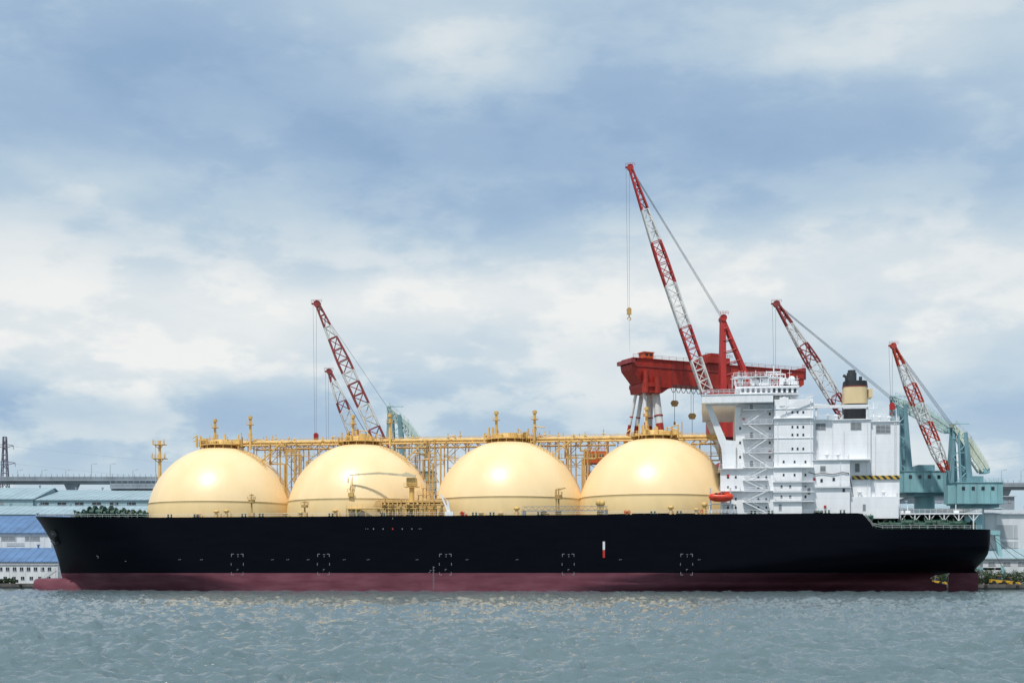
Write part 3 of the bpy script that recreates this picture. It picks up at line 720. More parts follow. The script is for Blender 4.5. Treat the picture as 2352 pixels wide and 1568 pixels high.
def nz_(sc,det,mpx,mpy,dist=0.0):
    mp=N.new('ShaderNodeMapping'); mp.inputs['Scale'].default_value=(mpx,mpy,1); L.new(tc.outputs['Object'],mp.inputs[0])
    n=N.new('ShaderNodeTexNoise'); n.inputs['Scale'].default_value=sc; n.inputs['Detail'].default_value=det; n.inputs['Distortion'].default_value=dist; n.inputs['Roughness'].default_value=.6
    L.new(mp.outputs[0],n.inputs[0]); return n
n1_=nz_(1.6,5,1,1.2,.3); n2_=nz_(.03,4,1,2.2)
bp=N.new('ShaderNodeBump'); bp.inputs['Strength'].default_value=.9; bp.inputs['Distance'].default_value=.2; L.new(n1_.outputs[0],bp.inputs['Height']); L.new(bp.outputs[0],b.inputs['Normal'])
rp=N.new('ShaderNodeValToRGB'); rp.color_ramp.elements[0].position=.35; rp.color_ramp.elements[1].position=.7
rp.color_ramp.elements[0].color=(.10,.145,.158,1); rp.color_ramp.elements[1].color=(.12,.168,.18,1); L.new(n2_.outputs[0],rp.inputs[0]); L.new(rp.outputs[0],b.inputs['Base Color'])
b.inputs['Roughness'].default_value=.10; b.inputs['IOR'].default_value=1.33; b.inputs['Specular IOR Level'].default_value=.5
mb=MB(); mb.add([(-6000,-6000,0),(6000,-6000,0),(6000,QY+.2,0),(-6000,QY+.2,0)],[(0,1,2,3)])
o=mb.obj('water',[m]); o.rotation_euler=(0,0,-TH); o.location=(0,0,-.5); o['kind']='structure'
NR,NC=680,1100
rs=np.random.RandomState(3)
dd=1/np.linspace(1/32.,1/475.,NR); aa=np.linspace(-1,1,NC)
X=(aa[None,:]*(dd[:,None]*.46+12)); Y=np.repeat((dd-D)[:,None],NC,1)
Z=np.zeros_like(X)
wx_=X+.6*np.sin(Y*.13+1)+.4*np.sin(X*.21+Y*.17); wy_=Y+.8*np.sin(X*.11)+.5*np.sin(X*.05+Y*.23)
env=.95+.15*np.sin(X*.031+Y*.043+1)*np.sin(Y*.027-X*.017)+.2*np.sin(X*.33+Y*.19)*np.sin(Y*.41-X*.12)
for i in range(72):
    lam=.65*(5.0/.65)**(rs.rand()**1.1); ang=math.radians(255)+rs.randn()*.6; k=2*math.pi/lam
    ph=k*(wx_*math.cos(ang)+wy_*math.sin(ang))+rs.rand()*6.28
    amp=.0120*lam**1.0
    s_=np.sin(ph+.35*np.sin(ph*.37+rs.rand()*6)); Z+=amp*(s_-.3*np.cos(2*ph))
Z*=env
vv=np.stack([X,Y,Z],-1).reshape(-1,3).astype(np.float32)
idx=np.arange(NR*NC).reshape(NR,NC); quads=np.stack([idx[:-1,:-1],idx[:-1,1:],idx[1:,1:],idx[1:,:-1]],-1).reshape(-1,4)
me=bpy.data.meshes.new('water_surface'); me.vertices.add(len(vv)); me.vertices.foreach_set('co',vv.ravel())
me.loops.add(quads.size); me.loops.foreach_set('vertex_index',quads.ravel().astype(np.int32))
me.polygons.add(len(quads)); me.polygons.foreach_set('loop_start',np.arange(0,quads.size,4,dtype=np.int32)); me.polygons.foreach_set('use_smooth',np.ones(len(quads),dtype=bool))
me.update(calc_edges=True); me.materials.append(m)
o=bpy.data.objects.new('water_surface',me); COL.objects.link(o); o['kind']='structure'

# ================================================================= CRANES
def luffing_crane(label,Y,tip,foot,apex,arm_end,house,bands,hoist,jw,body,body2,arm,red,frame='teal',ty=-6,group='shipyard jib cranes on the quay'):
    T=W(tip[0],tip[1],Y+ty); Fo=W(foot[0],foot[1],Y); A=W(apex[0],apex[1],Y); E=W(arm_end[0],arm_end[1],Y)
    ha=W(house[0],house[3],Y); hb=W(house[1],house[2],Y)
    base=Vector(((ha.x+hb.x)/2,Y+2,GZ))
    e=empty('jib_crane',base,label,'crane',group=group)
    def L_(p): return Vector(p)-base
    s=(Y+D)/F
    mb=MB(); n=max(8,int((T-Fo).length/(jw*1.05)))
    T2=T
    wf=lambda t: jw*min(1,.55+t*3.0,.28+(1-t)*2.2)
    mb.lattice(L_(Fo),L_(T2),wf,wf,n,jw*.08+.03,jw*.042+.03,lambda t: 0 if bands(1-t) else 1)
    t=L_(T2)
    mb.tube(t+Vector((-.1,-.8,0)),t+Vector((-.1,.8,0)),jw*.3,12,0); mb.box(t.x-jw*.5,t.x+jw*.3,t.y-.5,t.y+.5,t.z-.2,t.z+.3,0)
    mb.rail([t+Vector((-jw*.5,-.9,.3)),t+Vector((jw*.4,-.9,.4))],1.0,.8,.06,0)
    mb.obj('jib',[red,CWHITE],e)
    mb=MB()
    if frame=='teal':
        mid=A.lerp(E,.5)+Vector((0,0,s*12))
        for yy in (-2.4,2.4):
            mb.boxbeam(L_((A.x+s*2,Y+yy*.6,A.z)),L_((A.x-s*4,Y+yy,hb.z)),.8,s*5,1,.9,s*7)
            mb.boxbeam(L_((A.x+s*26,Y+yy,A.z-s*16)),L_((A.x+s*36,Y+yy,hb.z)),1.0,s*8,1,1.2,s*14)
            mb.boxbeam(L_((A.x+s*10,Y+yy,A.z-s*16)),L_((A.x+s*16,Y+yy,hb.z)),.6,s*4,1,.7,s*5)
            mb.boxbeam(L_((A.x,Y+yy*.6,A.z)),L_((mid.x,Y+yy,mid.z)),.8,s*6,2,.8,s*9)
            mb.boxbeam(L_((mid.x,Y+yy,mid.z)),L_((E.x,Y+yy,E.z)),.8,s*9,2,.8,s*7)
            lo=[A+Vector((s*3,0,-s*12)), mid+Vector((-s*6,0,-s*20)), E+Vector((-s*12,0,-s*6))]
            up=[A,mid,E]
            for i in range(2):
                mb.boxbeam(L_((lo[i].x,Y+yy,lo[i].z)),L_((lo[i+1].x,Y+yy,lo[i+1].z)),.6,s*4,2)
                for k in range(6):
                    p=up[i].lerp(up[i+1],k/6); q=lo[i].lerp(lo[i+1],(k+.5)/6); r=up[i].lerp(up[i+1],(k+1)/6)
                    mb.tube(L_((p.x,Y+yy,p.z)),L_((q.x,Y+yy,q.z)),s*1.3,4,2); mb.tube(L_((q.x,Y+yy,q.z)),L_((r.x,Y+yy,r.z)),s*1.3,4,2)
        zz=A.z-s*8; k=0
        while zz>hb.z+2:
            mb.box(A.x-base.x-s*3,A.x-base.x+s*36,-4.2,-4.0,zz-.1,zz+.15,0)
            if k%2: mb.rail([(A.x-base.x-s*3,-4.2,zz+.15-GZ),(A.x-base.x+s*36,-4.2,zz+.15-GZ)],1.1,1.5,.06,0)
            zz-=5; k+=1
            if k%2: mb.tube(L_((A.x-s*3,Y-2.4,zz+5)),L_((A.x+s*34,Y-2.4,zz)),.2,4,0)
            else: mb.tube(L_((A.x+s*30,Y-2.4,zz+5)),L_((A.x-s*3,Y-2.4,zz)),.2,4,0)
        mb.rail([L_((A.x+s*4,Y-2.6,A.z+s*4)),L_((mid.x,Y-2.6,mid.z+s*5)),L_((E.x,Y-2.6,E.z+s*4))],1.2,1.6,.07,2)
        for k in range(6):
            q=A.lerp(mid,k/5.0); mb.tube(L_((q.x,Y-1.8,q.z)),L_((q.x,Y+1.8,q.z)),.3,6,1)
        mb.box(E.x-base.x-s*10,E.x-base.x+s*4,-4.6,.6,E.z-s*9-GZ,E.z+s*2-GZ,0)
        mb.box(A.x-base.x-s*3,A.x-base.x+s*6,-3.6,-.6,A.z-.6-GZ,A.z+s*5-GZ,2)
    else:
        for yy in (-2.6,2.6):
            mb.boxbeam(L_((A.x,Y+yy*.5,A.z)),L_((A.x-s*1,Y+yy,hb.z)),1.3,s*11,0,1.5,s*13)
            mb.boxbeam(L_((A.x+s*2,Y+yy*.5,A.z-1)),L_((E.x,Y+yy,E.z)),1.0,s*7,0,1.1,s*8)
            for k in range(5):
                t0=.15+.16*k; p=A.lerp(Vector((A.x-s,Y,hb.z)),t0); q=A.lerp(E,t0); mb.tube(L_((p.x,Y+yy,p.z)),L_((q.x,Y+yy,q.z)),.2,5,0)
        mb.tube(L_((A.x,Y-2.4,A.z)),L_((A.x,Y+2.4,A.z)),s*8,12,0); mb.rail([L_((A.x-s*8,Y-3,A.z+1)),L_((A.x+s*10,Y-3,A.z+1))],1.1,.9,.08,0)
    mb.obj('a_frame',[body,body2,arm],e)
    mb=MB(); hx0,hx1=ha.x-base.x,hb.x-base.x; z0,z1=ha.z-GZ,hb.z-GZ
    mb.box(hx0,hx1,-7,5,z0+.5,z1,0); mb.box(hx0-.3,hx1+.3,-7.3,5.3,z1,z1+.3,0); mb.box(hx0+1,hx1-1,-6,4,z0-.6,z0+.5,1)
    mb.box(hx0-s*18,hx0,-5.5,-1,z0+.7,z1-.8,0)
    mb.box(hx0+(hx1-hx0)*.3,hx0+(hx1-hx0)*.62,-5,3,z1+.3,z1+2.4,1)
    mb.rail([(hx0,-7.2,z1+.3),(hx1,-7.2,z1+.3)],1.1,1.5,.06,0); mb.box(hx0-.8,hx1+.8,-8.2,-7.05,z0+.5,z0+.7,1); mb.rail([(hx0,-8.1,z0+.7),(hx1,-8.1,z0+.7)],1.1,1.5,.06,0)
    k=hx0+2
    while k<hx1-1: mb.box(k,k+.12,-7.1,-7,z0+.7,z1-.1,1); k+=2.4
    mh=mb.obj('machine_house',[body,body2],e)
    pl=[]; k=hx0+1.6
    while k<hx1-1.6: pl.append((k,-7.06,z1-2.6)); k+=3.4
    boxes('window',GLASS,mh,1.1,-.07,.05,1.2,pl)
    mb=MB(); zt=z0-.6; zc=max(zt-9,zt*.55)
    mb.rev((0,0,0),[(4.2,zc+1),(3.6,zc+2),(3.6,zt)],20,0,True)
    mb.box(-7,7,-7,7,zc-.6,zc+1.0,0)
    for sx in (-1,1):
        for sy in (-1,1):
            mb.boxbeam((sx*6,sy*6,zc-.5),(sx*8,sy*8,1.6),1.5,1.5,0,1.1,1.1); mb.box(sx*8-2,sx*8+2,sy*8-.6,sy*8+.6,.05,1.6,1)
        mb.boxbeam((sx*7.6,-7.6,5),(sx*7.6,7.6,5),.8,.8,0); mb.boxbeam((-7.5,sx*7.6,5.4),(7.5,sx*7.6,5.4),.8,.8,0)
    mb.obj('portal',[body,body2],e)
    mb=MB()
    for dy in (-.9,-.3,.3,.9): mb.tube(t+Vector((0,dy,0)),L_((A.x,Y+dy*2,A.z)),.06,4)
    hz=L_(W(tip[0],hoist,Y)).z
    for dx in (-.9,.1): mb.tube(t+Vector((dx*1.2-s*3,0,0)),Vector((t.x+dx*.5-s*3,t.y,hz)),.055,4)
    mb.obj('cable',[WIRE],e)
    z=hz; x=t.x-s*3; mb=MB()
    mb.tube((x,t.y-.4,z),(x,t.y+.4,z),.9,12); mb.box(x-.8,x+.8,t.y-.5,t.y+.5,z-1.6,z); mb.tube((x,t.y,z-1.6),(x,t.y,z-2.6),.2,6)
    for k in range(6):
        a=math.pi*(k/5)*1.3-1.4; b2=math.pi*((k+1)/5)*1.3-1.4; mb.tube((x+.6*math.cos(a),t.y,z-3.1+.6*math.sin(a)),(x+.6*math.cos(b2),t.y,z-3.1+.6*math.sin(b2)),.18,6)
    if frame=='red': mb.tube((x,t.y,z-3.4),(x+.3,t.y,z-15),.06,4)
    mb.obj('hook',[RED if frame=='teal' else YELD],e)
    return e
def banded(lims):
    def f(t):
        k=0
        for l in lims:
            if t>l: k+=1
        return k%2==0
    return f
luffing_crane('tall shipyard crane with red and white lattice jib and red mast',78,(1448,385),(1665,1020),(1660,732),(1722,885),(1640,1740,900,1010),
    banded([.155,.285,.43,.56,.70,.80]),712,3.7,RED,DRED,RED,RED,'red',0)
luffing_crane('jib crane with faded red and white jib, teal frame',86,(729,698),(905,1085),(892,938),(985,1040),(890,1000,1085,1135),
    banded([.10,.21,.38,.48,.60,.74]),1003,4.2,TEAL,DTEAL,TEALP,DRED)
luffing_crane('smaller red and white jib crane beyond the tanks',135,(757,853),(845,1080),(862,1030),(920,1090),(835,935,1085,1130),
    banded([.14,.26,.42,.60,.75]),1150,3.9,TEAL,DTEAL,TEALP,DRED)
luffing_crane('teal jib crane with red and white jib',80,(1784,698),(2030,1095),(2048,915),(2182,985),(2068,2186,1084,1136),
    banded([.12,.23,.37,.50,.62,.75]),905,4.0,TEAL,DTEAL,TEALP,DRED)
luffing_crane('teal jib crane with pale green counterweight arm',66,(2052,794),(2172,1082),(2186,978),(2264,1078),(2188,2292,1110,1162),
    banded([.12,.30,.48,.62,.78,.9]),935,3.4,TEAL,DTEAL,paint('pale_arm',(.58,.64,.52),.6,.25,.3),paint('orange_red',(.5,.05,.02),.5,.2))

# gantry crane
A=W(1446,826,92); Bq=W(1832,851,125); Bq.z=A.z
ax=(Bq-A); Lg=ax.length; yaw=math.atan2(ax.y,ax.x)
gz=A.z-GZ
gan=empty('gantry_crane',(A.x,A.y,GZ),'huge red goliath gantry crane with red and white legs','crane',yaw)
hg=8.4
mb=MB()
mb.prism([(2.5,gz-hg),(Lg-6,gz-hg),(Lg,gz-hg+3.2),(Lg,gz),(1.2,gz),(-1.6,gz-2.2),(-1.2,gz-4.2)],-4,4,0)
mb.box(-1,Lg,-4.4,4.4,gz,gz+.3,0); mb.box(2.5,Lg-6,-4.35,4.35,gz-hg-.25,gz-hg-.01,0)
mb.box(-1.2,Lg-.4,-4.25,-4.02,gz-2.9,gz-2.6,1)
for k in range(1,14): mb.box(k*Lg/14.5,k*Lg/14.5+.25,-4.12,-4.01,gz-hg+.1,gz-.1,1)
mb.rail([(-1,-4.3,gz+.3),(Lg,-4.3,gz+.3)],1.2,3,.06,0)
mb.box(-2.4,-.6,-5.2,5.2,gz-1.8,gz-.4,1); mb.box(Lg+.05,Lg+1.4,-3.5,3.5,gz-3,gz+1.5,1); mb.rail([(Lg-1,-4.4,gz+1.5),(Lg+3,-4.4,gz+1.5)],1.1,.8,.08)
gird=mb.obj('girder',[RED2,DRED],gan)
mb=MB(); xx=W(1610,820,105); tx=(Vector((xx.x,xx.y,0))-Vector((A.x,A.y,0))).length
mb.box(tx,tx+10,-5,5,gz+.4,gz+2.6,0); mb.box(tx+2,tx+6,-4,4,gz+2.6,gz+4.2,0); mb.rail([(tx-1,-5,gz+2.7),(tx+11,-5,gz+2.7)],1.1,1,.08)
mb.obj('trolley',[RED2,DRED],gan)
mb=MB(); mb.box(3.6,7.6,-4.5,-.5,gz+.4,gz+2.4,0); mb.box(3.2,7.9,-4.8,-.2,gz+2.4,gz+2.65,0); hc=mb.obj('hoist_cabin',[CAB],gan)
boxes('window',GLASS,hc,1.1,-.05,.05,.8,[(4.1,-4.52,gz+1.2),(5.9,-4.52,gz+1.2)])
mb=MB()
mb.box(3,15,-5.5,5.5,gz-hg-1.8,gz-hg-.3,0); mb.prism([(3.4,gz-hg-3.8),(11,gz-hg-3.8),(14,gz-hg-1.8),(3,gz-hg-1.8)],-5,5,0)
mb.tube((4,-4.6,gz-hg-4),(4,-4.6,gz-hg+4),1.2,12,0); mb.tube((9,-4.6,gz-hg-4),(9,-4.6,gz-hg+2),1.5,12,0)
for k in range(9):
    x=16+k*2.2
    for j in range(5): 
        a=math.pi*j/5; b2=math.pi*(j+1)/5; mb.tube((x-math.cos(a)*1.1,-4.8,gz-hg-.4-3*math.sin(a)),(x-math.cos(b2)*1.1,-4.8,gz-hg-.4-3*math.sin(b2)),.12,4,1)
mb.obj('saddle',[RED2,DARK],gan)
zr=W(1450,972,92).z-GZ
def leg(x0,y0,x1,y1,w0,w1):
    mb=MB()
    P=Vector((x0,y0,gz-hg-3.6)); Q=Vector((x1,y1,1.5)); t=(P.z-zr)/(P.z-Q.z); M=P.lerp(Q,t); wm_=w0+(w1-w0)*t
    mb.tube(P,M,w0,12,0,wm_); mb.tube(M,Q,wm_*1.001,12,1,w1)
    for f in (.12,.3): 
        c=P.lerp(Q,f); mb.tube(c,c+(Q-P).normalized()*.4,w0*1.15,12,1)
    mb.box(x1-3,x1+3,y1-1.4,y1+1.4,0,1.7,2)
    mb.obj('leg',[CWHITE,RED2,DRED],gan)
leg(4.5,-3,1.0,-15,.62,.62); leg(7,3,4,19,.8,.75); leg(10,-2,12.5,-14,1.5,1.1); leg(10,2,15,14,1.3,1.0); leg(4.5,3,-5,14,.6,.6)
for x in (Lg-16,Lg-8):
    for sy in (-1,1): leg(x+2,sy*3,x,sy*15,1.2,1.2)
mb=MB(); mb.box(Lg-17,Lg-4,-5,5,gz-hg-3.7,gz-hg-.3,0); mb.obj('far_saddle',[RED2],gan)
for ux,vt,vb in ((1551,896,925),(1602,896,952)):
    q=W(ux,vb,100); dxx=(Vector((q.x,q.y,0))-Vector((A.x,A.y,0))).length; z=q.z-GZ
    mb=MB()
    for d in (-.5,.5): mb.tube((dxx+d,0,gz-hg),(dxx+d,0,z),.07,4,1)
    mb.box(dxx-.9,dxx+.9,-.7,.7,z-1.2,z+.9,0); mb.tube((dxx-.6,-.8,z),(dxx-.6,.8,z),.7,10,0); mb.tube((dxx+.6,-.8,z),(dxx+.6,.8,z),.7,10,0); mb.tube((dxx,0,z-1.2),(dxx,0,z-7),.09,4,1)
    mb.tube((dxx,0,z-7),(dxx,0,z-8.2),.4,8,0)
    mb.obj('hook_block',[YELD,WIRE],gan)

base=W(1368,1320,74); e=empty('service_tower',(base.x,74,GZ),'red control cabin on a red lattice service tower','tower')
z1=W(0,1037,74).z-GZ; z0=W(0,1062,74).z-GZ; mb=MB()
mb.box(-4,4,-3,3,z0,z1,0); mb.box(-4.5,4.5,-3.6,3.6,z0-.4,z0-.05,0); mb.rail([(-4.5,-3.6,z0),(4.5,-3.6,z0)],1.1,1,.08); mb.rail([(-4,-3,z1),(4,-3,z1)],1.1,1,.08)
cab=mb.obj('cabin',[CAB],e)
boxes('window',GLASS,cab,1.5,-.07,.05,1.4,[(x,-3.02,z0+1.4) for x in (-3.2,-1,1.2)])
mb=MB(); mb.lattice((0,0,.1),(0,0,z0-.4),lambda t:6,lambda t:6,12,.3,.16,lambda t:0)
for zz in (z0-4.5,z0-8.5): mb.box(-3.4,3.4,-3.4,3.4,zz,zz+.3,0); mb.rail([(-3.4,-3.4,zz+.3),(3.4,-3.4,zz+.3)],1.1,1,.08)
mb.obj('lattice_tower',[DRED],e)

# ================================================================= BUILDINGS
def shed(label,u0,u1,v_eave,v_ridge,Y,depth,wall,roof,wins=None,name='warehouse',cat='warehouse'):
    a=W(u0,v_eave,Y); b=W(u1,v_eave,Y); ze=a.z-GZ; zr=H-(v_ridge-HV)*(Y+depth/2+D)/F-GZ
    cx=(a.x+b.x)/2; w=(b.x-a.x)/2; s=(Y+D)/F
    e=empty(name,(cx,Y,GZ),label,cat)
    mb=MB(); mb.box(-w,w,0,depth,-.05,ze)
    for x in (-w,w-.2): mb.add([(x,0,ze),(x,depth,ze),(x,depth/2,zr-.2),(x+.2,0,ze),(x+.2,depth,ze),(x+.2,depth/2,zr-.2)],[(0,1,2),(5,4,3)])
    k=-w+4
    while k<w: mb.box(k,k+.15,-.12,-.01,0,ze-.2); k+=6
    mb.obj('wall',[wall],e)
    mb=MB(); o=.8; t=.3
    if zr>ze+.2:
        vs=[(-w-o,-o,ze-.1),(w+o,-o,ze-.1),(w+o,depth/2,zr),(-w-o,depth/2,zr),(w+o,depth+o,ze-.1),(-w-o,depth+o,ze-.1)]
        vs+=[(x,y,z+t) for x,y,z in vs]
        mb.add(vs,[(0,3,2,1),(3,5,4,2),(6,7,8,9),(9,8,10,11),(0,1,7,6),(4,5,11,10),(1,2,8,7),(2,4,10,8),(3,0,6,9),(5,3,9,11)])
        n=int(2*w/3)
        for i in range(n+1):
            x=-w+i*2*w/n; mb.tube((x,-o,ze+t-.05),(x,depth/2,zr+t),.09,4)
        x=-w+8
        while x<w-4: mb.tube((x,depth/2,zr),(x,depth/2,zr+1.2),.4,8); mb.tube((x,depth/2,zr+1.2),(x,depth/2,zr+1.6),.7,8); x+=rnd.uniform(12,22)
    else:
        mb.box(-w-.3,w+.3,-.3,depth+.3,ze+.01,ze+.5)
    mb.obj('roof',[roof],e)
    if wins:
        for (vv,wu,hv,sp,m) in wins:
            zz=H-(vv-HV)*s-GZ; ww=wu*s; hh=hv*s; x=-w+sp*s*.6; k=0; first=None
            while x+ww<w-.5 and k<60:
                if first is None:
                    q=MB(); q.box(-ww/2,ww/2,-.06,.04,-hh/2,hh/2,0); q.box(-ww/2-.12,ww/2+.12,-.14,.02,-hh/2-.15,-hh/2,1); q.box(-.05,.05,-.1,-.05,-hh/2,hh/2,1)
                    first=q.obj('window',[m,LGREY],e,(x,-.02,zz))
                else: copy_part(first,(x,-.02,zz),e)
                x+=sp*s; k+=1
    return e
shed('white two-storey quayside office with small dark windows',-40,133,1297,1297,99,14,WHITE2,LGREY,[(1306,8,8,16,GLASS),(1327,8,7,20,GLASS)],'office_building','building')
shed('low shed with blue gabled roof beside the office',-90,134,1290,1259,118,30,WHITE2,BLUEROOF,None)
shed('white shed with blue roof and long windows',-120,118,1224,1186,155,46,WHITE2,BLUEROOF,[(1236,34,9,54,GREY),(1249,40,6,60,LGREY)])
shed('long shed with pale teal roof',-150,350,1181,1163,205,40,TEALWALL,TEALROOF,[(1190,26,6,48,GREY)])
shed('teal shipyard hall with row of windows',-160,76,1146,1121,255,60,TEALWALL,TEALROOF,[(1155,24,7,60,GREY)])
shed('large teal factory hall',78,352,1148,1126,256,80,TEALWALL,TEALROOF,[(1156,20,6,40,DARK)])
shed('distant pale blue grey works building',255,365,1118,1118,390,50,CONC,LGREY,None,'works_building','building')
shed('white quayside warehouse with large grey shutters',2262,2560,1180,1172,72,60,WHITE2,LGREY,[(1220,50,30,84,LGREY),(1250,50,14,84,LGREY)])
shed('low grey annexe with pale blue roof by the warehouse',2258,2560,1283,1262,60,10,WHITE2,TEALROOF,[(1294,16,7,34,GREY)],'annexe','building')
shed('distant pale factory beyond the cranes',1990,2300,1168,1158,150,40,LGREY,TEALROOF,[(1180,12,7,24,GREY)])
shed('blue grey office block by the cranes',2110,2330,1140,1140,190,30,CONC,LGREY,[(1150,8,6,18,GREY)],'office_building','building')
pw=W(112,1330,97); e=empty('steel_staircase',Vector((pw.x,97,GZ)),'steel outside staircase beside the white office','staircase')
mb=MB()
for i in range(14): mb.box(-4+i*.5,-3.4+i*.5,-1.6,-.3,i*.35,i*.35+.1)
for y in (-1.6,-.3): mb.boxbeam((-4,y,0),(3,y,4.9),.1,.35); mb.tube((-4,y,1.1),(3,y,6),.06,4)
mb.box(3,5.5,-1.6,-.3,4.8,4.95); 
for x in (3.1,5.4): mb.tube((x,-1.5,0),(x,-1.5,5.9),.1,6)
mb.obj('stair_flight',[LGREY],e)

def viaduct(label,u0,u1,v0,v1,Y):
    a=W(u0,v1,Y); b=W(u1,v0,Y); e=empty('viaduct',((a.x+b.x)/2,Y,GZ),label,'bridge'); w=(b.x-a.x)/2
    mb=MB(); z0,z1=a.z-GZ,b.z-GZ
    mb.box(-w,w,-7,7,z0+(z1-z0)*.35,z1-1.0); mb.box(-w,w,-4,4,z0,z0+(z1-z0)*.35-.01)
    mb.box(-w,w,-7.1,-6.8,z1-1.0,z1); mb.box(-w,w,6.8,7.1,z1-1.0,z1)
    x=-w
    while x<w: mb.box(x,x+.25,-7.2,-7.1,z1-1,z1+1.4); x+=3
    mb.obj('bridge_deck',[CONC],e)
    x=-w+15
    while x<w:
        q=MB(); q.box(-1.8,1.8,-2.5,2.5,-.1,z0); q.prism([(-1.8,z0-4),(1.8,z0-4),(3.6,z0-.02),(-3.6,z0-.02)],-3,3); q.obj('pier',[CONC],e,(x,0,0)); x+=48
    return e
viaduct('long concrete expressway viaduct on tall piers',-300,372,1096,1111,340)
viaduct('nearer concrete ramp viaduct on piers',262,420,1112,1130,300)
viaduct('bluish elevated roadway beyond the warehouses',2240,2560,1110,1124,330)
def lamp(u,vt,vb,Y):
    a=W(u,vb,Y); b=W(u,vt,Y); e=empty('street_lamp',a,'slim grey street lamp standing on the viaduct','street lamp',group='street lamps along the viaduct'); h=b.z-a.z
    mb=MB(); mb.tube((0,0,0),(0,0,h),.22,6,0,.14); mb.obj('pole',[LGREY],e)
    mb=MB(); mb.tube((0,0,h),(2.2,0,h+.4),.12,5); mb.box(1.6,3.0,-.3,.3,h+.3,h+.55); mb.obj('lamp_head',[LGREY],e)
for u in (40,96,151,210,253,305,2300,2345): lamp(u,1066 if u in(210,253) else 1080,1098 if u<1000 else 1110,336 if u<1000 else 326)

def pylon(u,vt,Y,label):
    a=W(u,vt,Y); h=a.z-GZ; e=empty('electricity_pylon',(a.x,Y,GZ),label,'pylon'); mb=MB()
    wf=lambda t: 9*(1-t)**1.3+1.6
    mb.lattice((0,0,0),(0,0,h),wf,wf,16,.32,.18,lambda t:0)
    for f,w in ((.70,7),(.82,6),(.94,5)):
        for sx in (-1,1):
            mb.tube((0,0,h*f+1),(sx*w,0,h*f),.2,5); mb.tube((0,0,h*f-1.6),(sx*w,0,h*f),.2,5); mb.tube((sx*w,0,h*f),(sx*w,0,h*f-2.2),.15,5)
    mb.obj('lattice_mast',[paint('pylon_steel',(.16,.15,.2),.6,.2)],e)
    return e,a,h
e1,a1,h1=pylon(11,1003,380,'tall steel lattice electricity pylon beyond the viaduct')
for f in (.70,.82,.94):
    mb=MB()
    for k in range(30):
        t0,t1=k/30,(k+1)/30
        def q(t): return Vector((520*t,60*t,h1*f-h1*.12*math.sin(math.pi*t)-t*h1*.25))
        mb.tube(q(t0),q(t1),.07,4)
    mb.obj('power_cable',[LGREY],e1)
e2,a2,h2=pylon(2470,1010,330,'steel lattice electricity pylon by the warehouses')
for f in (.80,.94):
    mb=MB()
    for k in range(20):
        t0,t1=k/20,(k+1)/20
        def q(t): return Vector((-160*t,30*t,h2*f-h2*.1*math.sin(math.pi*t)))
        mb.tube(q(t0),q(t1),.07,4)
    mb.obj('power_cable',[LGREY],e2)

leafm=paint('foliage',(.045,.085,.03),.7,.5,.9,streak=False)
def bush(u,Y,r,lab):
    p=W(u,1330,Y); e=empty('shrub',(p.x,Y,GZ),lab,'shrub',group='shrubs along the quay'); mb=MB()
    for k in range(6): 
        a=rnd.uniform(0,6.28); mb.tube((0,0,-.1),(r*.5*math.cos(a),r*.5*math.sin(a),r*.9),.1,5,0,.03)
    mb.obj('trunk',[paint('bark',(.08,.06,.04),.9,.3)],e)
    mb=MB()
    cl=[(rnd.uniform(-r,r),rnd.uniform(-r*.7,r*.7),rnd.uniform(.2,1.25)*r,rnd.uniform(.25,.5)*r) for _ in range(14)]
    for cx,cy,cz,cr in cl:
        for _ in range(90):
            d=Vector((rnd.gauss(0,1),rnd.gauss(0,1),rnd.gauss(0,1))).normalized()*cr*rnd.uniform(.6,1.1); c=Vector((cx,cy,cz))+d
            if c.z<.05: continue
            a=Vector((rnd.gauss(0,1),rnd.gauss(0,1),rnd.gauss(0,1))).normalized()*.22; b=a.cross(Vector((rnd.gauss(0,1),rnd.gauss(0,1),1))).normalized()*.14
            mb.add([c-a,c+b,c+a,c-b],[(0,1,2,3)],0)
    mb.obj('crown',[leafm],e)
for i in range(13): bush(2150+i*19,52+rnd.uniform(-3,4) if i>4 else 62,rnd.uniform(2.4,3.8),'dark green shrub growing on the quay behind the moored ship')
for i in range(3): bush(4+i*13,90,1.4,'small green shrub beside the white office')

def loader(u,Y,lab,k=1.0,mat=YELLOW):
    p=W(u,1330,Y); e=empty('wheel_loader',(p.x,Y,GZ),lab,'construction vehicle'); e.scale=(k,k,k)
    mb=MB(); mb.prism([(-2.6,.7),(1.2,.7),(1.2,1.5),(-.4,1.7),(-2.6,1.9)],-1,1); mb.box(1.2,2.2,-.8,.8,.7,1.3); mb.obj('body',[mat],e)
    mb=MB(); mb.prism([(-.5,1.7),(1,1.55),(.8,3),(-.3,3)],-.75,.75); mb.obj('cab',[GLASS],e)
    mb=MB(); mb.box(-.5,1.0,-.85,.85,3.01,3.12); mb.obj('cab_roof',[mat],e)
    mb=MB()
    for y in (-.6,.6): mb.boxbeam((1.2,y,1.4),(3.6,y,.7),.15,.3)
    mb.prism([(3.5,.1),(4.7,.1),(4.4,.6),(3.9,1.2),(3.4,1.1)],-1.2,1.2); mb.obj('bucket',[mat],e)
    w=None
    for x in (-1.7,1.6):
        for y in (-1.15,1.15):
            if w is None: q=MB(); q.tube((0,-.25,0),(0,.25,0),.7,16); q.tube((0,-.27,0),(0,.27,0),.3,10); w=q.obj('wheel',[RUBBER],e,(x,y,.7))
            else: copy_part(w,(x,y,.7),e)
loader(2292,45,'yellow wheel loader parked on the quay',1.0); loader(2318,47,'yellow wheel loader parked beside the shrubs',.8); loader(2150,57,'yellow loader working beyond the rudder',.8)
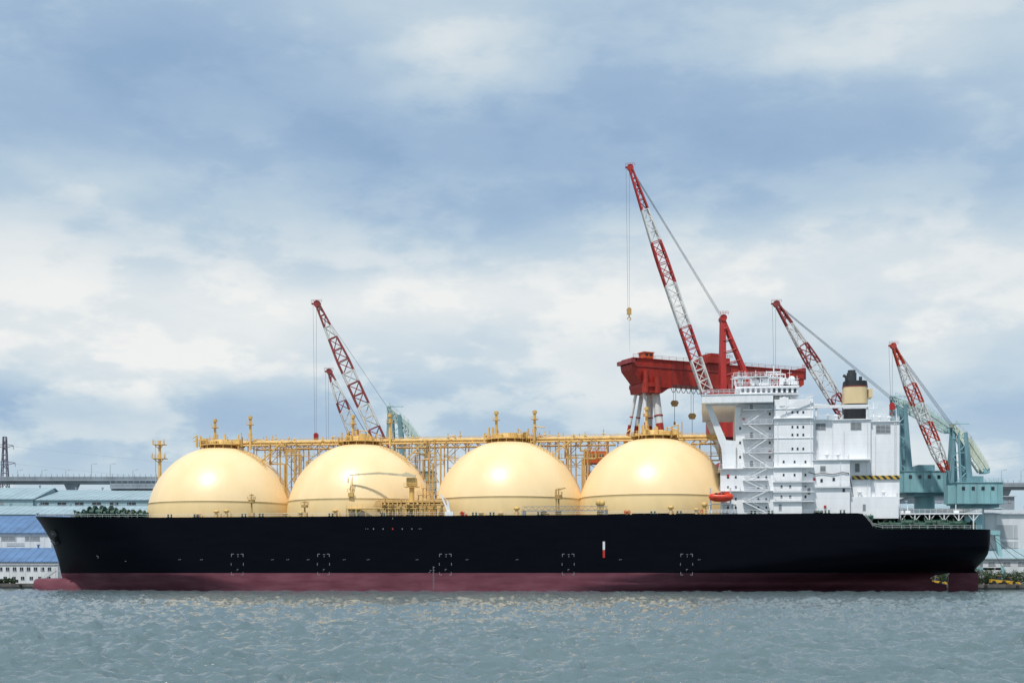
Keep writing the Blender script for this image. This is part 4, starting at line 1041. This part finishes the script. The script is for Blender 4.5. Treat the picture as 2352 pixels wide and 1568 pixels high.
for x in range(-380,400,26):
    w=loc2w(x,QY+1.6,GZ)
    mb=MB(); mb.rev((0,0,0),[(.35,-.05),(.28,.5),(.5,.6),(.5,.75),(.2,.85)],12); o=mb.obj('mooring_bollard',[DARK],None,w); o['label']='dark iron mooring bollard on the quay edge'; o['category']='bollard'; o['group']='bollards along the quay'

# ================================================================= WORLD, SUN, CAMERA
Ld=Vector((-.22,-.44,.87)).normalized()
w=bpy.data.worlds.new('World'); scene.world=w; w.use_nodes=True; nt=w.node_tree; N,L=nt.nodes,nt.links
for n in list(N): N.remove(n)
out=N.new('ShaderNodeOutputWorld')
def M(op,a,b=None,c=None,clamp=False):
    n=N.new('ShaderNodeMath'); n.operation=op; n.use_clamp=clamp
    for i,x in enumerate((a,b,c)):
        if x is None: continue
        if isinstance(x,(int,float)): n.inputs[i].default_value=x
        else: L.new(x,n.inputs[i])
    return n.outputs[0]
def SS(x,a,b):
    n=N.new('ShaderNodeMapRange'); n.interpolation_type='SMOOTHSTEP'; L.new(x,n.inputs[0]); n.inputs[1].default_value=a; n.inputs[2].default_value=b; return n.outputs[0]
tc=N.new('ShaderNodeTexCoord'); sp=N.new('ShaderNodeSeparateXYZ'); L.new(tc.outputs['Generated'],sp.inputs[0])
az=M('ARCTAN2',sp.outputs['X'],sp.outputs['Y']); el=M('ARCSINE',sp.outputs['Z'])
mp=N.new('ShaderNodeMapping'); mp.inputs['Scale'].default_value=(1,1,2.3); L.new(tc.outputs['Generated'],mp.inputs[0])
def noise(sc,det,dist,ro=.55,off=0):
    m2=N.new('ShaderNodeMapping'); m2.inputs['Location'].default_value=(off,off*.7,off*.3); L.new(mp.outputs[0],m2.inputs[0])
    n=N.new('ShaderNodeTexNoise'); n.inputs['Scale'].default_value=sc; n.inputs['Detail'].default_value=det; n.inputs['Distortion'].default_value=dist; n.inputs['Roughness'].default_value=ro
    L.new(m2.outputs[0],n.inputs[0]); return n.outputs['Fac']
nA=noise(4.6,9,0,.48,2.3); nB=noise(9,10,0,.54,5.1); nC=noise(3,4,0,.5,9.7); nD=noise(16,10,.1,.6,13.7)
elw=M('ADD',el,M('MULTIPLY',M('SUBTRACT',nA,.5),.10)); azw=M('ADD',az,M('MULTIPLY',M('SUBTRACT',nC,.5),.25))
def EL(v): return math.atan((HV-v)/F)
ramp=N.new('ShaderNodeValToRGB'); ramp.color_ramp.interpolation='B_SPLINE'
tab=[(1150,.66),(1050,.60),(965,.47),(900,.68),(800,.86),(680,.84),(570,.62),(470,.37),(330,.21),(180,.32),(0,.48),(-300,.45),(-900,.5)]
emax=EL(-900)
els=ramp.color_ramp.elements
for i,(v,val) in enumerate(tab):
    pos=max(0,EL(v)/emax)
    if i<2: els[i].position=pos; els[i].color=(val,)*3+(1,)
    else: q=els.new(pos); q.color=(val,)*3+(1,)
L.new(M('DIVIDE',elw,emax),ramp.inputs[0])
val=M('MULTIPLY',ramp.outputs[0],1.0)
for (u,v,su,sv,amp) in ((1020,50,260,110,.24),(230,250,330,120,-.10),(180,420,300,70,.26),(1150,420,420,90,-.10),(2080,130,260,110,.20),(250,835,280,60,.2),(130,965,260,28,-.16),(1330,790,260,55,-.16),(1620,600,500,60,.20),(2250,340,160,70,.18),(850,700,380,60,.14),(780,930,200,40,0.06),(1000,590,500,30,-.10)):
    a=M('DIVIDE',M('SUBTRACT',azw,math.atan((u-CX)/F)),su/F); b=M('DIVIDE',M('SUBTRACT',elw,EL(v)),sv/F)
    g=M('EXPONENT',M('MULTIPLY',M('ADD',M('MULTIPLY',a,a),M('MULTIPLY',b,b)),-.5))
    val=M('MULTIPLY_ADD',g,amp,val)
puff=SS(M('ADD',nB,M('MULTIPLY',M('SUBTRACT',nD,.5),.28)),.46,.58)
puff2=SS(M('ADD',nA,M('MULTIPLY',M('SUBTRACT',nD,.5),.16)),.44,.62)
lowm=SS(el,.30,.10)
val=M('ADD',val,M('MULTIPLY',M('SUBTRACT',puff,.5),M('MULTIPLY_ADD',lowm,.17,.07)))
val=M('ADD',val,M('MULTIPLY',M('SUBTRACT',puff2,.5),.13))
val=M('ADD',val,M('MULTIPLY',M('SUBTRACT',nD,.5),.20)); val=M('ADD',val,M('MULTIPLY',M('SUBTRACT',nB,.5),.26),clamp=True)
cr=N.new('ShaderNodeValToRGB'); e=cr.color_ramp.elements
e[0].position=.0; e[0].color=(.265,.40,.60,1); e[1].position=1; e[1].color=(.90,.905,.885,1)
for pos,c in ((.25,(.355,.495,.67)),(.5,(.51,.635,.74)),(.72,(.70,.77,.81))): q=e.new(pos); q.color=(*c,1)
L.new(val,cr.inputs[0])
sky=N.new('ShaderNodeTexSky'); sky.sky_type='NISHITA'; sky.sun_disc=False; sky.sun_elevation=math.asin(Ld.z); sky.sun_rotation=math.atan2(Ld.x,Ld.y)%(2*math.pi)
b1=N.new('ShaderNodeBackground'); L.new(sky.outputs[0],b1.inputs[0]); b1.inputs[1].default_value=.12
b2=N.new('ShaderNodeBackground'); L.new(cr.outputs[0],b2.inputs[0]); b2.inputs[1].default_value=1.0
ms=N.new('ShaderNodeMixShader'); ms.inputs[0].default_value=.94; L.new(b1.outputs[0],ms.inputs[1]); L.new(b2.outputs[0],ms.inputs[2]); L.new(ms.outputs[0],out.inputs[0])
sl=bpy.data.lights.new('sun','SUN'); sl.energy=3.5; sl.angle=math.radians(2.5); sl.color=(1,.97,.92)
so=bpy.data.objects.new('sun',sl); COL.objects.link(so); so.rotation_euler=Ld.to_track_quat('Z','Y').to_euler(); so.location=(-100,-200,300)
cd=bpy.data.cameras.new('camera'); cd.sensor_width=36; cd.lens=36*F/2352; cd.shift_y=(HV-784)/2352; cd.clip_end=60000; cd.clip_start=1
co=bpy.data.objects.new('camera',cd); COL.objects.link(co); co.location=(0,-D,H); co.rotation_euler=(math.radians(90),0,0); scene.camera=co
scene.view_settings.view_transform='Standard'; scene.view_settings.look='None'; scene.view_settings.exposure=0
